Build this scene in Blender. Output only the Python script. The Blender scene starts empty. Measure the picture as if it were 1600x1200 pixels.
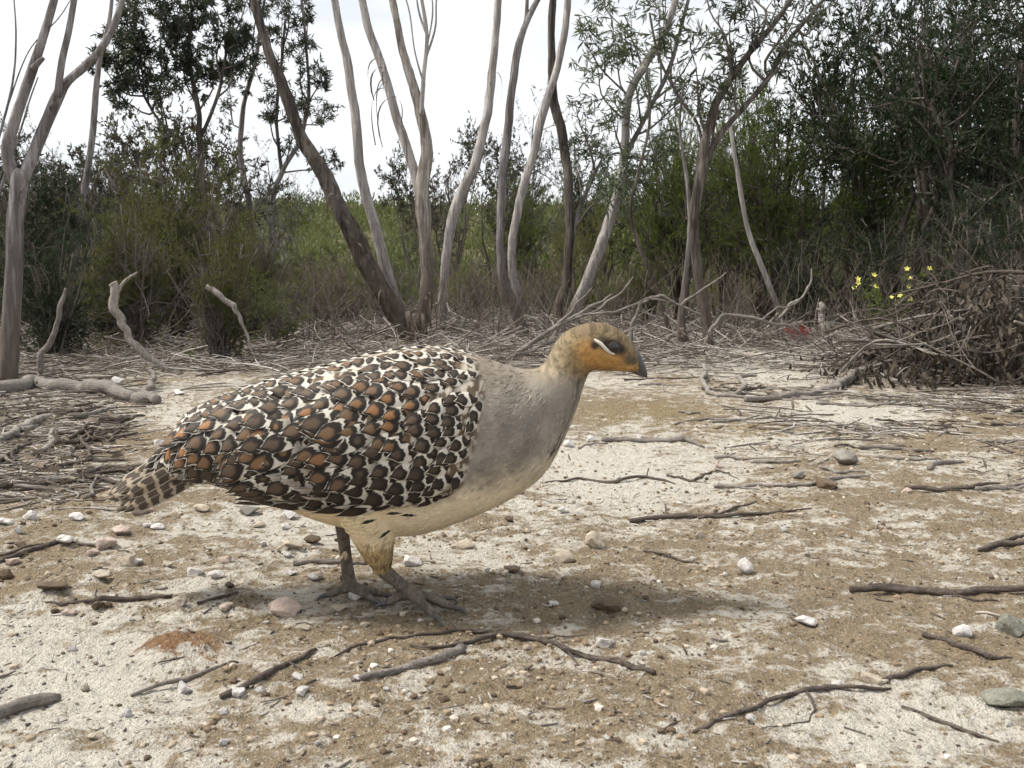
import bpy, bmesh, math, random
import numpy as np
from mathutils import Vector, Matrix, noise as mnoise

scene = bpy.context.scene
COL = scene.collection

# ------------------------------------------------------------------ camera
F = 1537.0                 # focal length in pixels of a 1600 px wide picture
CAM_H = 0.37
HORIZON = 430.0
PITCH = math.atan((600.0 - HORIZON) / F)
cam_data = bpy.data.cameras.new('camera')
cam_data.sensor_width = 36.0
cam_data.lens = F / 1600.0 * 36.0
cam_data.clip_start = 0.02
cam_data.clip_end = 2000.0
cam_data.dof.use_dof = True
cam_data.dof.focus_distance = 1.9
cam_data.dof.aperture_fstop = 30.0
cam = bpy.data.objects.new('camera', cam_data)
COL.objects.link(cam)
cam.location = (0, 0, CAM_H)
cam.rotation_euler = (math.pi / 2 - PITCH, 0, 0)
scene.camera = cam

# ------------------------------------------------------------------ world: thin bright overcast
SUN_EL, SUN_AZ = math.radians(56), math.radians(-88)   # azimuth from +Y towards +X
world = bpy.data.worlds.new('World')
scene.world = world
world.use_nodes = True
wt = world.node_tree
wt.nodes.clear()
w_out = wt.nodes.new('ShaderNodeOutputWorld')
w_bg = wt.nodes.new('ShaderNodeBackground')
w_sky = wt.nodes.new('ShaderNodeTexSky')
w_sky.sky_type = 'NISHITA'
w_sky.sun_disc = False
w_sky.sun_elevation = SUN_EL
w_sky.sun_rotation = SUN_AZ
w_sky.air_density = 1.0
w_sky.dust_density = 2.0
w_co = wt.nodes.new('ShaderNodeTexCoord')
w_map = wt.nodes.new('ShaderNodeMapping')
w_map.inputs['Scale'].default_value = (1.0, 1.0, 2.4)
w_map.inputs['Location'].default_value = (0.3, 0.0, 0.9)
w_noise = wt.nodes.new('ShaderNodeTexNoise')
w_noise.inputs['Scale'].default_value = 2.1
w_noise.inputs['Detail'].default_value = 6.0
w_noise.inputs['Roughness'].default_value = 0.55
w_ramp = wt.nodes.new('ShaderNodeMapRange')
w_ramp.inputs['From Min'].default_value = 0.30
w_ramp.inputs['From Max'].default_value = 0.52
w_ramp.inputs['To Min'].default_value = 0.40
w_ramp.inputs['To Max'].default_value = 1.0
w_mix = wt.nodes.new('ShaderNodeMixRGB')
w_mix.inputs['Color2'].default_value = (10.6, 10.9, 11.3, 1)
wt.links.new(w_co.outputs['Generated'], w_map.inputs['Vector'])
wt.links.new(w_map.outputs['Vector'], w_noise.inputs['Vector'])
wt.links.new(w_noise.outputs['Fac'], w_ramp.inputs['Value'])
wt.links.new(w_ramp.outputs['Result'], w_mix.inputs['Fac'])
wt.links.new(w_sky.outputs['Color'], w_mix.inputs['Color1'])
wt.links.new(w_mix.outputs['Color'], w_bg.inputs['Color'])
w_bg.inputs['Strength'].default_value = 0.056
wt.links.new(w_bg.outputs['Background'], w_out.inputs['Surface'])

sun_data = bpy.data.lights.new('sun', 'SUN')
sun_data.energy = 3.0
sun_data.angle = math.radians(14)
sun_data.color = (1.0, 0.95, 0.86)
sun = bpy.data.objects.new('sun', sun_data)
COL.objects.link(sun)
_sd = Vector((math.sin(SUN_AZ) * math.cos(SUN_EL), math.cos(SUN_AZ) * math.cos(SUN_EL), math.sin(SUN_EL)))
sun.rotation_euler = _sd.to_track_quat('Z', 'Y').to_euler()
sun.location = (3, 4, 12)

scene.view_settings.view_transform = 'Standard'
scene.view_settings.look = 'None'
scene.view_settings.gamma = 1.0
scene.view_settings.exposure = 0.85
scene.render.engine = 'CYCLES'
scene.cycles.use_denoising = True
scene.cycles.use_adaptive_sampling = True
scene.cycles.adaptive_threshold = 0.03
scene.cycles.max_bounces = 5
scene.cycles.diffuse_bounces = 2
scene.cycles.glossy_bounces = 2
scene.cycles.transmission_bounces = 4
scene.cycles.sample_clamp_indirect = 6.0

# ------------------------------------------------------------------ projection and noise helpers
_cp, _sp = math.cos(PITCH), math.sin(PITCH)
def ray(px, py):
    u, v = (px - 800.0) / F, (600.0 - py) / F
    return np.array([u, _cp + v * _sp, -_sp + v * _cp])
def at(px, py, Y):
    """point of the picture's ray on the upright plane y = Y"""
    d = ray(px, py)
    t = Y / d[1]
    return np.array([d[0] * t, Y, CAM_H + d[2] * t])

def _hash(ix, iy, seed):
    h = (ix * 374761393 + iy * 668265263 + seed * 144665) & 0xffffffff
    h = ((h ^ (h >> 13)) * 1274126177) & 0xffffffff
    return ((h ^ (h >> 16)) & 0xffff) / 65535.0
def vnoise(x, y, seed=0):
    x = np.asarray(x, float); y = np.asarray(y, float)
    ix = np.floor(x).astype(np.int64); iy = np.floor(y).astype(np.int64)
    fx = x - ix; fy = y - iy
    fx = fx * fx * (3 - 2 * fx); fy = fy * fy * (3 - 2 * fy)
    a = _hash(ix, iy, seed); b = _hash(ix + 1, iy, seed)
    c = _hash(ix, iy + 1, seed); d = _hash(ix + 1, iy + 1, seed)
    return (a + (b - a) * fx) * (1 - fy) + (c + (d - c) * fx) * fy
def fbm(x, y, seed=0, octaves=4, gain=0.5):
    s = 0.0; amp = 1.0; tot = 0.0
    x = np.asarray(x, float); y = np.asarray(y, float)
    for i in range(octaves):
        s = s + amp * vnoise(x * 2 ** i + 17.3 * i, y * 2 ** i + 9.1 * i, seed + i * 7)
        tot += amp; amp *= gain
    return s / tot
def sstep(a, b, x):
    t = np.clip((np.asarray(x, float) - a) / (b - a), 0, 1)
    return t * t * (3 - 2 * t)

# ------------------------------------------------------------------ object helpers
def tag(o, label=None, cat=None, group=None, kind=None):
    if label: o['label'] = label
    if cat: o['category'] = cat
    if group: o['group'] = group
    if kind: o['kind'] = kind
    return o
def link(o, parent=None):
    COL.objects.link(o)
    if parent is not None:
        o.parent = parent
    return o
def empty(name, loc=(0, 0, 0), rz=0.0):
    o = bpy.data.objects.new(name, None)
    o.empty_display_size = 0.05
    o.location = loc
    o.rotation_euler = (0, 0, rz)
    return link(o)
def mesh_np(name, V, faces, mat=None, smooth=True, attrs=None):
    """V (n,3); faces: list of (m,k) integer arrays"""
    me = bpy.data.meshes.new(name)
    V = np.ascontiguousarray(V, dtype=np.float32)
    faces = [np.asarray(f, dtype=np.int32) for f in faces if len(f)]
    me.vertices.add(len(V))
    me.vertices.foreach_set('co', V.ravel())
    nl = sum(f.size for f in faces); nf = sum(len(f) for f in faces)
    me.loops.add(nl); me.polygons.add(nf)
    me.loops.foreach_set('vertex_index', np.concatenate([f.ravel() for f in faces]))
    tot = np.concatenate([np.full(len(f), f.shape[1], np.int32) for f in faces])
    st = np.concatenate([[0], np.cumsum(tot)[:-1]]).astype(np.int32)
    me.polygons.foreach_set('loop_start', st)
    me.polygons.foreach_set('use_smooth', np.full(nf, smooth, dtype=bool))
    if mat: me.materials.append(mat)
    for k, a in (attrs or {}).items():
        a = np.asarray(a, dtype=np.float32)
        if a.ndim == 1:
            at_ = me.attributes.new(k, 'FLOAT', 'POINT'); at_.data.foreach_set('value', a)
        else:
            at_ = me.attributes.new(k, 'FLOAT_COLOR', 'POINT')
            if a.shape[1] == 3: a = np.hstack([a, np.ones((len(a), 1), np.float32)])
            at_.data.foreach_set('color', np.ascontiguousarray(a).ravel())
    me.update(calc_edges=True)
    me.validate()
    return me
def obj(name, me, parent=None, loc=None):
    o = bpy.data.objects.new(name, me)
    if loc is not None: o.location = loc
    return link(o, parent)

class Geo:
    """collects batches of geometry that end up as one mesh"""
    def __init__(self):
        self.V = []; self.F = {}; self.n = 0
    def add(self, V, faces):
        for f in faces:
            f = np.asarray(f)
            if len(f): self.F.setdefault(f.shape[1], []).append(f + self.n)
        self.V.append(V); self.n += len(V)
    def mesh(self, name, mat=None, smooth=True):
        return mesh_np(name, np.concatenate(self.V), [np.concatenate(v) for v in self.F.values()], mat, smooth)

def norm(v):
    return v / np.maximum(np.linalg.norm(v, axis=-1, keepdims=True), 1e-9)

def tubes(P, R, S=5, caps=True, rough=0.0, seed=0):
    """P (N,K,3) centre lines, R (N,K) radii -> verts, [quads, caps]"""
    P = np.asarray(P, float); R = np.asarray(R, float)
    N, K, _ = P.shape
    T = np.empty_like(P)
    T[:, 1:-1] = P[:, 2:] - P[:, :-2]; T[:, 0] = P[:, 1] - P[:, 0]; T[:, -1] = P[:, -1] - P[:, -2]
    T = norm(T)
    main = norm(P[:, -1] - P[:, 0])
    ref = np.where(np.abs(main[:, 2:3]) > 0.8, np.array([[1.0, 0.13, 0]]), np.array([[0.0, 0.1, 1.0]]))
    A = norm(np.cross(T, ref[:, None, :])); B = np.cross(T, A)
    th = np.linspace(0, 2 * np.pi, S, endpoint=False)
    rr = np.repeat(R[:, :, None], S, axis=2)
    if rough > 0:
        kk = np.arange(K)[None, :, None] * 0.35; nn = np.arange(N)[:, None, None] * 13.7
        ss = np.arange(S)[None, None, :]
        rr = rr * (1 + rough * (vnoise(ss * 1.0 + nn + 0 * kk, kk * 0.5 + 0 * ss, seed) - 0.5) * 2
                   + rough * 0.8 * (vnoise(ss * 0.45 + nn, kk * 1.7 + 0 * ss, seed + 3) - 0.5))
    V = P[:, :, None, :] + rr[..., None] * (np.cos(th)[None, None, :, None] * A[:, :, None, :] + np.sin(th)[None, None, :, None] * B[:, :, None, :])
    idx = np.arange(N * K * S).reshape(N, K, S)
    a = idx[:, :-1, :]; b = idx[:, 1:, :]
    q = np.stack([a, np.roll(a, -1, 2), np.roll(b, -1, 2), b], -1).reshape(-1, 4)
    fs = [q]
    if caps:
        fs.append(idx[:, 0, ::-1]); fs.append(idx[:, -1, :])
    return V.reshape(-1, 3), fs

def smooth_line(pts, n):
    """Catmull-Rom through pts (m,d) resampled to n points"""
    pts = np.asarray(pts, float)
    m = len(pts)
    seg = np.linalg.norm(np.diff(pts[:, :3], axis=0), axis=1)
    t = np.concatenate([[0], np.cumsum(seg)])
    q = np.linspace(0, t[-1], n)
    i = np.clip(np.searchsorted(t, q, side='right') - 1, 0, m - 2)
    f = ((q - t[i]) / np.maximum(t[i + 1] - t[i], 1e-9))[:, None]
    p0 = pts[np.maximum(i - 1, 0)]; p1 = pts[i]; p2 = pts[i + 1]; p3 = pts[np.minimum(i + 2, m - 1)]
    return 0.5 * ((2 * p1) + (-p0 + p2) * f + (2 * p0 - 5 * p1 + 4 * p2 - p3) * f ** 2 + (-p0 + 3 * p1 - 3 * p2 + p3) * f ** 3)

def rand_unit(rng, n):
    return norm(rng.normal(size=(n, 3)))

def leaves(rng, base, d, L, W, sickle=0.0, kind='diamond'):
    """leaf blades: base (n,3), direction (n,3), length, width"""
    n = len(base)
    L = np.broadcast_to(L, n)[:, None]; W = np.broadcast_to(W, n)[:, None]
    d = norm(d)
    side = norm(np.cross(d, rand_unit(rng, n)))
    up = np.cross(d, side)
    if kind == 'diamond':
        c = base + d * L * 0.45 + up * W * 0.25
        V = np.stack([base, c - side * W * 0.5, base + d * L, c + side * W * 0.5], 1)
        return V.reshape(-1, 3), [np.arange(n * 4).reshape(n, 4)]
    bend = rng.uniform(-1, 1, (n, 1)) * sickle * L
    p1 = base + d * L * 0.33 + up * bend * 0.7; p2 = base + d * L * 0.68 + up * bend * 0.8
    V = np.stack([base, p1 - side * W * 0.5, p2 - side * W * 0.4, base + d * L, p2 + side * W * 0.4, p1 + side * W * 0.5], 1)
    i = np.arange(n * 6).reshape(n, 6)
    return V.reshape(-1, 3), [i[:, [0, 1, 5]], i[:, [1, 2, 4, 5]], i[:, [2, 3, 4]]]

def grow(rng, P, R, m, tmin, tmax, L, K, along, rand, up, wob, rscale=0.6, rtip=0.25, rmin=0.0008):
    """m side branches on every centre line of P (N,Kp,3)"""
    N, Kp, _ = P.shape
    t = rng.uniform(tmin, tmax, (N, m)) * (Kp - 1)
    i = np.clip(t.astype(int), 0, Kp - 2); f = (t - i)[..., None]
    n = np.arange(N)[:, None]
    o = P[n, i] * (1 - f) + P[n, i + 1] * f
    tan = norm(P[n, i + 1] - P[n, i])
    r0 = np.maximum((R[n, i] * (1 - f[..., 0]) + R[n, i + 1] * f[..., 0]) * rscale, rmin)
    o = o.reshape(-1, 3); tan = tan.reshape(-1, 3); r0 = r0.reshape(-1)
    M = N * m
    d = norm(tan * along + rand_unit(rng, M) * rand + np.array([0, 0, up]))
    ln = L * rng.uniform(0.55, 1.15, M)
    pts = [o]; cur = o
    for k in range(K - 1):
        d = norm(d + rand_unit(rng, M) * wob + np.array([0, 0, up * 0.25]))
        cur = cur + d * (ln / (K - 1))[:, None]
        pts.append(cur)
    Pc = np.stack(pts, 1)
    Rc = r0[:, None] * np.linspace(1, rtip, K)[None, :]
    return Pc, np.maximum(Rc, rmin * 0.5)

def sample_along(rng, P, n, tmin=0.2, tmax=1.0):
    N, K, _ = P.shape
    t = rng.uniform(tmin, tmax, (N, n)) * (K - 1)
    i = np.clip(t.astype(int), 0, K - 2); f = (t - i)[..., None]
    r = np.arange(N)[:, None]
    p = P[r, i] * (1 - f) + P[r, i + 1] * f
    tan = norm(P[r, i + 1] - P[r, i])
    return p.reshape(-1, 3), tan.reshape(-1, 3)

# ------------------------------------------------------------------ materials
class NT:
    def __init__(self, name):
        self.m = bpy.data.materials.new(name); self.m.use_nodes = True
        self.t = self.m.node_tree; self.t.nodes.clear()
        self.out = self.n('ShaderNodeOutputMaterial')
    def n(self, typ, **kw):
        nd = self.t.nodes.new(typ)
        for k, v in kw.items():
            if k in nd.inputs: self.set(nd.inputs[k], v)
            else: setattr(nd, k, v)
        return nd
    def set(self, sock, v):
        if hasattr(v, 'is_linked') and hasattr(v, 'node'): self.t.links.new(v, sock)
        else:
            if sock.type == 'RGBA' and len(v) == 3: v = (*v, 1)
            sock.default_value = v
    def coord(self, out='Object'):
        return self.n('ShaderNodeTexCoord').outputs[out]
    def mapping(self, vec, scale=(1, 1, 1), rot=(0, 0, 0)):
        nd = self.n('ShaderNodeMapping'); self.set(nd.inputs['Vector'], vec)
        nd.inputs['Scale'].default_value = scale; nd.inputs['Rotation'].default_value = rot
        return nd.outputs['Vector']
    def noise(self, vec, scale, detail=4, rough=0.55, dist=0.0):
        nd = self.n('ShaderNodeTexNoise'); self.set(nd.inputs['Vector'], vec)
        nd.inputs['Scale'].default_value = scale; nd.inputs['Detail'].default_value = detail
        nd.inputs['Roughness'].default_value = rough; nd.inputs['Distortion'].default_value = dist
        return nd.outputs['Fac']
    def voro(self, vec, scale, out='Distance', rnd=1.0):
        nd = self.n('ShaderNodeTexVoronoi'); self.set(nd.inputs['Vector'], vec)
        nd.inputs['Scale'].default_value = scale; nd.inputs['Randomness'].default_value = rnd
        return nd.outputs[out]
    def rng(self, v, a, b, c=0.0, d=1.0, smooth=False):
        nd = self.n('ShaderNodeMapRange'); self.set(nd.inputs['Value'], v)
        if smooth: nd.interpolation_type = 'SMOOTHSTEP'
        for k, x in zip(('From Min', 'From Max', 'To Min', 'To Max'), (a, b, c, d)): nd.inputs[k].default_value = x
        return nd.outputs['Result']
    def math(self, op, a, b=0.0, c=0.0):
        nd = self.n('ShaderNodeMath', operation=op)
        self.set(nd.inputs[0], a); self.set(nd.inputs[1], b); self.set(nd.inputs[2], c)
        return nd.outputs[0]
    def mix(self, fac, a, b, blend='MIX'):
        nd = self.n('ShaderNodeMixRGB', blend_type=blend)
        self.set(nd.inputs['Fac'], fac); self.set(nd.inputs['Color1'], a); self.set(nd.inputs['Color2'], b)
        return nd.outputs['Color']
    def attr(self, name, out='Fac'):
        nd = self.n('ShaderNodeAttribute', attribute_name=name)
        return nd.outputs[out]
    def bump(self, h, strength=0.5, dist=0.01):
        nd = self.n('ShaderNodeBump'); self.set(nd.inputs['Height'], h)
        nd.inputs['Strength'].default_value = strength; nd.inputs['Distance'].default_value = dist
        return nd.outputs['Normal']
    def bsdf(self, col, rough=0.85, normal=None, spec=0.25):
        nd = self.n('ShaderNodeBsdfPrincipled')
        self.set(nd.inputs['Base Color'], col); self.set(nd.inputs['Roughness'], rough)
        nd.inputs['Specular IOR Level'].default_value = spec
        if normal is not None: self.set(nd.inputs['Normal'], normal)
        return nd.outputs['BSDF']
    def done(self, sh):
        self.t.links.new(sh, self.out.inputs['Surface'])
        return self.m

def leaf_mat(name, c1, c2, c3=None, trans=0.35, rough=0.55, spec=0.3, dry=False):
    t = NT(name)
    g = t.n('ShaderNodeNewGeometry').outputs['Random Per Island']
    big = t.noise(t.coord('Object'), 3.0, 2)
    col = t.mix(g, c1, c2)
    if c3: col = t.mix(t.math('MULTIPLY', t.rng(g, 0.72, 0.9), t.rng(big, 0.4, 0.6)), col, c3)
    col = t.mix(t.rng(big, 0.3, 0.7, 0.0, 0.5), col, (c1[0] * 0.6, c1[1] * 0.62, c1[2] * 0.6))
    d = t.bsdf(col, rough, None, spec)
    tr = t.n('ShaderNodeBsdfTranslucent'); t.set(tr.inputs['Color'], t.mix(0.5, col, c2 if dry else (c2[0] * 1.5, c2[1] * 1.7, c2[2] * 0.8)))
    mx = t.n('ShaderNodeMixShader'); mx.inputs[0].default_value = trans
    t.t.links.new(d, mx.inputs[1]); t.t.links.new(tr.outputs[0], mx.inputs[2])
    return t.done(mx.outputs[0])

def bark_mat(name, pale, mid, dark, base_dark=0.0, streak=1.0, base_h=0.35):
    """streaky peeling bark; base_dark is how much rough old bark covers the foot of the stem"""
    t = NT(name)
    co = t.coord('Object')
    st = t.noise(t.mapping(co, (60, 60, 5)), 1.0, 5, 0.65)
    st2 = t.noise(t.mapping(co, (22, 22, 1.6)), 1.0, 4, 0.6, 0.6)
    pt = t.noise(co, 6.0, 4, 0.6)
    col = t.mix(t.rng(pt, 0.38, 0.62), pale, mid)
    col = t.mix(t.rng(st2, 0.46, 0.58, 0, 0.85 * streak), col, dark)
    col = t.mix(t.rng(st, 0.48, 0.66, 0, 0.65), col, dark)
    col = t.mix(t.rng(t.noise(t.mapping(co, (70, 70, 22)), 1.0, 4, 0.7), 0.60, 0.70, 0, 0.8), col, (0.03, 0.024, 0.02))
    col = t.mix(t.rng(t.noise(t.mapping(co, (30, 30, 3)), 1.0, 3, 0.6), 0.56, 0.66, 0, 0.6), col, (pale[0] * 1.35, pale[1] * 1.35, pale[2] * 1.33))
    if base_dark > 0:
        z = t.n('ShaderNodeSeparateXYZ'); t.set(z.inputs[0], co)
        zz = t.math('ADD', z.outputs['Z'], t.rng(st2, 0.2, 0.8, -0.3, 0.3))
        col = t.mix(t.rng(zz, base_h * 0.4, base_h * 1.8, base_dark, 0.0), col, t.mix(st, (0.05, 0.037, 0.028), (0.16, 0.12, 0.09)))
    h = t.math('ADD', t.math('MULTIPLY', st, 0.7), st2)
    return t.done(t.bsdf(col, 0.85, t.bump(h, 1.0, 0.02), 0.2))

def wood_mat(name, a, b, c, vary=0.25, grain=(22, 120, 120)):
    t = NT(name)
    co = t.coord('Object')
    oi = t.n('ShaderNodeObjectInfo').outputs['Random']
    isl = t.n('ShaderNodeNewGeometry').outputs['Random Per Island']
    n1 = t.noise(co, 35.0, 5, 0.7); n2 = t.noise(t.mapping(co, grain), 1.0, 5, 0.7, 0.3)
    col = t.mix(t.rng(n1, 0.3, 0.7), a, b)
    col = t.mix(t.rng(n2, 0.42, 0.6, 0, 0.75), col, c)
    col = t.mix(t.rng(n2, 0.60, 0.68, 0, 0.85), col, (0.03, 0.024, 0.02))
    col = t.mix(t.rng(isl, 0, 1, 0, vary), col, c)
    col = t.mix(t.rng(oi, 0, 1, 0, vary), col, b)
    return t.done(t.bsdf(col, 0.9, t.bump(t.math('ADD', n1, t.math('MULTIPLY', n2, 2.0)), 0.9, 0.005), 0.15))

def stone_mat(name, a, b, stain, amt=0.4):
    t = NT(name)
    co = t.coord('Object')
    nd = t.n('ShaderNodeVectorMath', operation='ADD'); t.set(nd.inputs[0], co)
    oi = t.n('ShaderNodeObjectInfo')
    cx = t.n('ShaderNodeCombineXYZ'); t.set(cx.inputs[0], t.math('MULTIPLY', oi.outputs['Random'], 37.0)); t.set(nd.inputs[1], cx.outputs[0])
    v = nd.outputs[0]
    n1 = t.noise(v, 2.2, 5, 0.65); n2 = t.noise(v, 16.0, 4, 0.7); n3 = t.noise(v, 4.5, 6, 0.72, 1.2)
    col = t.mix(t.rng(n1, 0.35, 0.65), a, b)
    col = t.mix(t.rng(n3, 0.48, 0.64, 0, amt), col, stain)
    col = t.mix(t.rng(n2, 0.5, 0.7, 0, 0.28), col, (0.2, 0.15, 0.1))
    col = t.mix(t.rng(oi.outputs['Random'], 0, 1, 0, 0.3), col, b)
    return t.done(t.bsdf(col, t.rng(n2, 0.3, 0.7, 0.55, 0.85), t.bump(t.math('ADD', n3, t.math('MULTIPLY', n2, .4)), 0.9, 0.006), 0.3))
# ------------------------------------------------------------------ ground
BIRD_Y = 1.10
def gp0(px, py):
    d = ray(px, py); t = -CAM_H / d[2]
    return np.array([d[0] * t, d[1] * t])
FEET = [gp0(648, 952), gp0(552, 936)]

# patches of bare soil, each an ellipse on the ground: (px, py, rx, ry, amount)
SAND = [(1010, 740, 190, 50, 1.1), (930, 720, 90, 30, .4), (1340, 645, 120, 20, 1.2), (150, 1040, 190, 60, 1.0), (60, 960, 110, 26, .5),
        (1450, 1120, 230, 60, .9), (760, 860, 150, 25, .7), (880, 800, 70, 18, .6), (1190, 585, 90, 16, .8), (1180, 555, 90, 12, .9), (470, 830, 130, 22, .45),
        (1530, 720, 110, 24, .55), (1350, 880, 160, 26, .35), (330, 655, 110, 14, .4), (640, 1075, 80, 20, .55), (880, 1030, 90, 16, .5), (540, 1110, 150, 22, .25),
        (1110, 1010, 90, 22, .3), (1020, 1100, 80, 20, .3), (300, 600, 110, 10, .5), (850, 500, 140, 8, .4), (1050, 900, 110, 14, .3), (250, 915, 80, 12, .25),
        (620, 480, 60, 6, .6), (1440, 800, 110, 18, .3)]
EARTH = [(560, 985, 190, 26, .9), (880, 930, 110, 22, .8), (950, 945, 70, 18, .7), (270, 1010, 60, 20, 1.2), (330, 1040, 90, 16, .6), (760, 1080, 110, 30, .6),
         (1100, 1090, 140, 30, .6), (1250, 900, 110, 30, .4), (180, 775, 90, 20, .7), (110, 900, 120, 18, .5), (1060, 800, 40, 12, .2), (1250, 1000, 110, 26, .35),
         (960, 870, 90, 14, .4), (560, 905, 70, 12, .4), (1320, 780, 120, 16, .5), (1500, 660, 110, 14, .6), (980, 640, 120, 14, .5), (330, 770, 70, 14, .4), (60, 690, 110, 30, .7),
         (1500, 1000, 80, 18, .5), (450, 1060, 120, 24, .5), (1450, 700, 90, 10, .6), (1240, 735, 60, 10, .5)]
ORANGE = [(275, 1008, 55, 18, 1.0), (330, 1025, 70, 14, .5), (180, 770, 80, 16, .6), (300, 810, 60, 14, .35), (540, 965, 150, 18, .4), (960, 940, 60, 12, .4), (400, 1000, 90, 20, .35), (560, 880, 60, 16, .3), (880, 1095, 120, 24, .3)]
OCHRE = [(1010, 645, 170, 20, 1.0), (1120, 690, 120, 16, .5), (1200, 670, 90, 16, .6), (1480, 640, 90, 8, .8), (1480, 680, 60, 7, .8), (310, 650, 90, 12, .6), (1210, 780, 50, 14, .7), (860, 920, 60, 12, .4), (920, 760, 60, 8, .5), (1130, 870, 120, 20, .25)]
def blobs(lst, x, y):
    s = np.zeros_like(x)
    for px, py, rx, ry, w in lst:
        c = gp0(px, py); a = gp0(px + rx, py)[0] - c[0]
        b = 0.5 * (gp0(px, max(py - ry, HORIZON + 25))[1] - gp0(px, py + ry)[1])
        q = ((x - c[0]) / a) ** 2 + ((y - c[1]) / b) ** 2
        s += w * np.exp(-q * 0.9)
    return s
def soil(x, y):
    """amount of pale sand (0..1), before the fine grain of the material"""
    return 0.42 + 0.42 * blobs(SAND, x, y) - 0.42 * blobs(EARTH, x, y) + 0.75 * (fbm(x * 3.1, y * 2.3, 5, 5, 0.6) - 0.5) + 0.35 * (fbm(x * 17, y * 12, 9, 4, 0.6) - 0.5)
def height(x, y):
    x = np.asarray(x, float); y = np.asarray(y, float)
    r = np.hypot(x, y)
    s = np.clip(soil(x, y), 0, 1)
    near = 0.016 * (fbm(x * 1.6, y * 1.6, 1, 3) - 0.5) + 0.018 * (fbm(x * 9, y * 9, 2, 4, 0.55) - 0.5) - 0.007 * sstep(0.3, 0.7, s)
    near = near + 0.012 * (np.abs(fbm(x * 38, y * 38, 3, 3, 0.6) - 0.5) - .15) * (1 - 0.55 * s) + 0.006 * (fbm(x * 90, y * 90, 4, 2) - .5) * (1 - .5 * s)
    flat = np.ones_like(r)
    for f in FEET:
        flat = flat * sstep(0.02, 0.16, np.hypot(x - f[0], y - f[1]) + 0.012)
    near = near + 0.012 * np.clip(blobs(ORANGE[:1] + [(950, 944, 50, 16, 1.0), (110, 915, 50, 14, .7)], x, y), 0, 1)
    z = near * flat
    z = z + 0.03 * (fbm(x * 0.7, y * 0.7, 21, 3) - 0.5) * sstep(2.0, 5.0, r)
    z = z + 0.25 * (fbm(x * 0.12, y * 0.12, 31, 3) - 0.5) * sstep(8, 25, r)
    hill = np.where(y > 0, sstep(10, 46, y) * 3.0 + sstep(40, 160, y) * 3.0, 0.0)
    return z + hill
def gz(x, y):
    return float(height(np.array([x]), np.array([y]))[0])
def gp(px, py):
    """point of the ground seen at a picture point"""
    d = ray(px, py); t = -CAM_H / d[2]
    for _ in range(6):
        z = gz(d[0] * t, d[1] * t)
        t = (z - CAM_H) / d[2]
    return np.array([d[0] * t, d[1] * t, gz(d[0] * t, d[1] * t)])
def stand(px, dist):
    """foot of something standing at a distance in a picture column"""
    x = (px - 800.0) / F * dist / _cp * 1.0
    return np.array([x, dist, gz(x, dist)])

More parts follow.
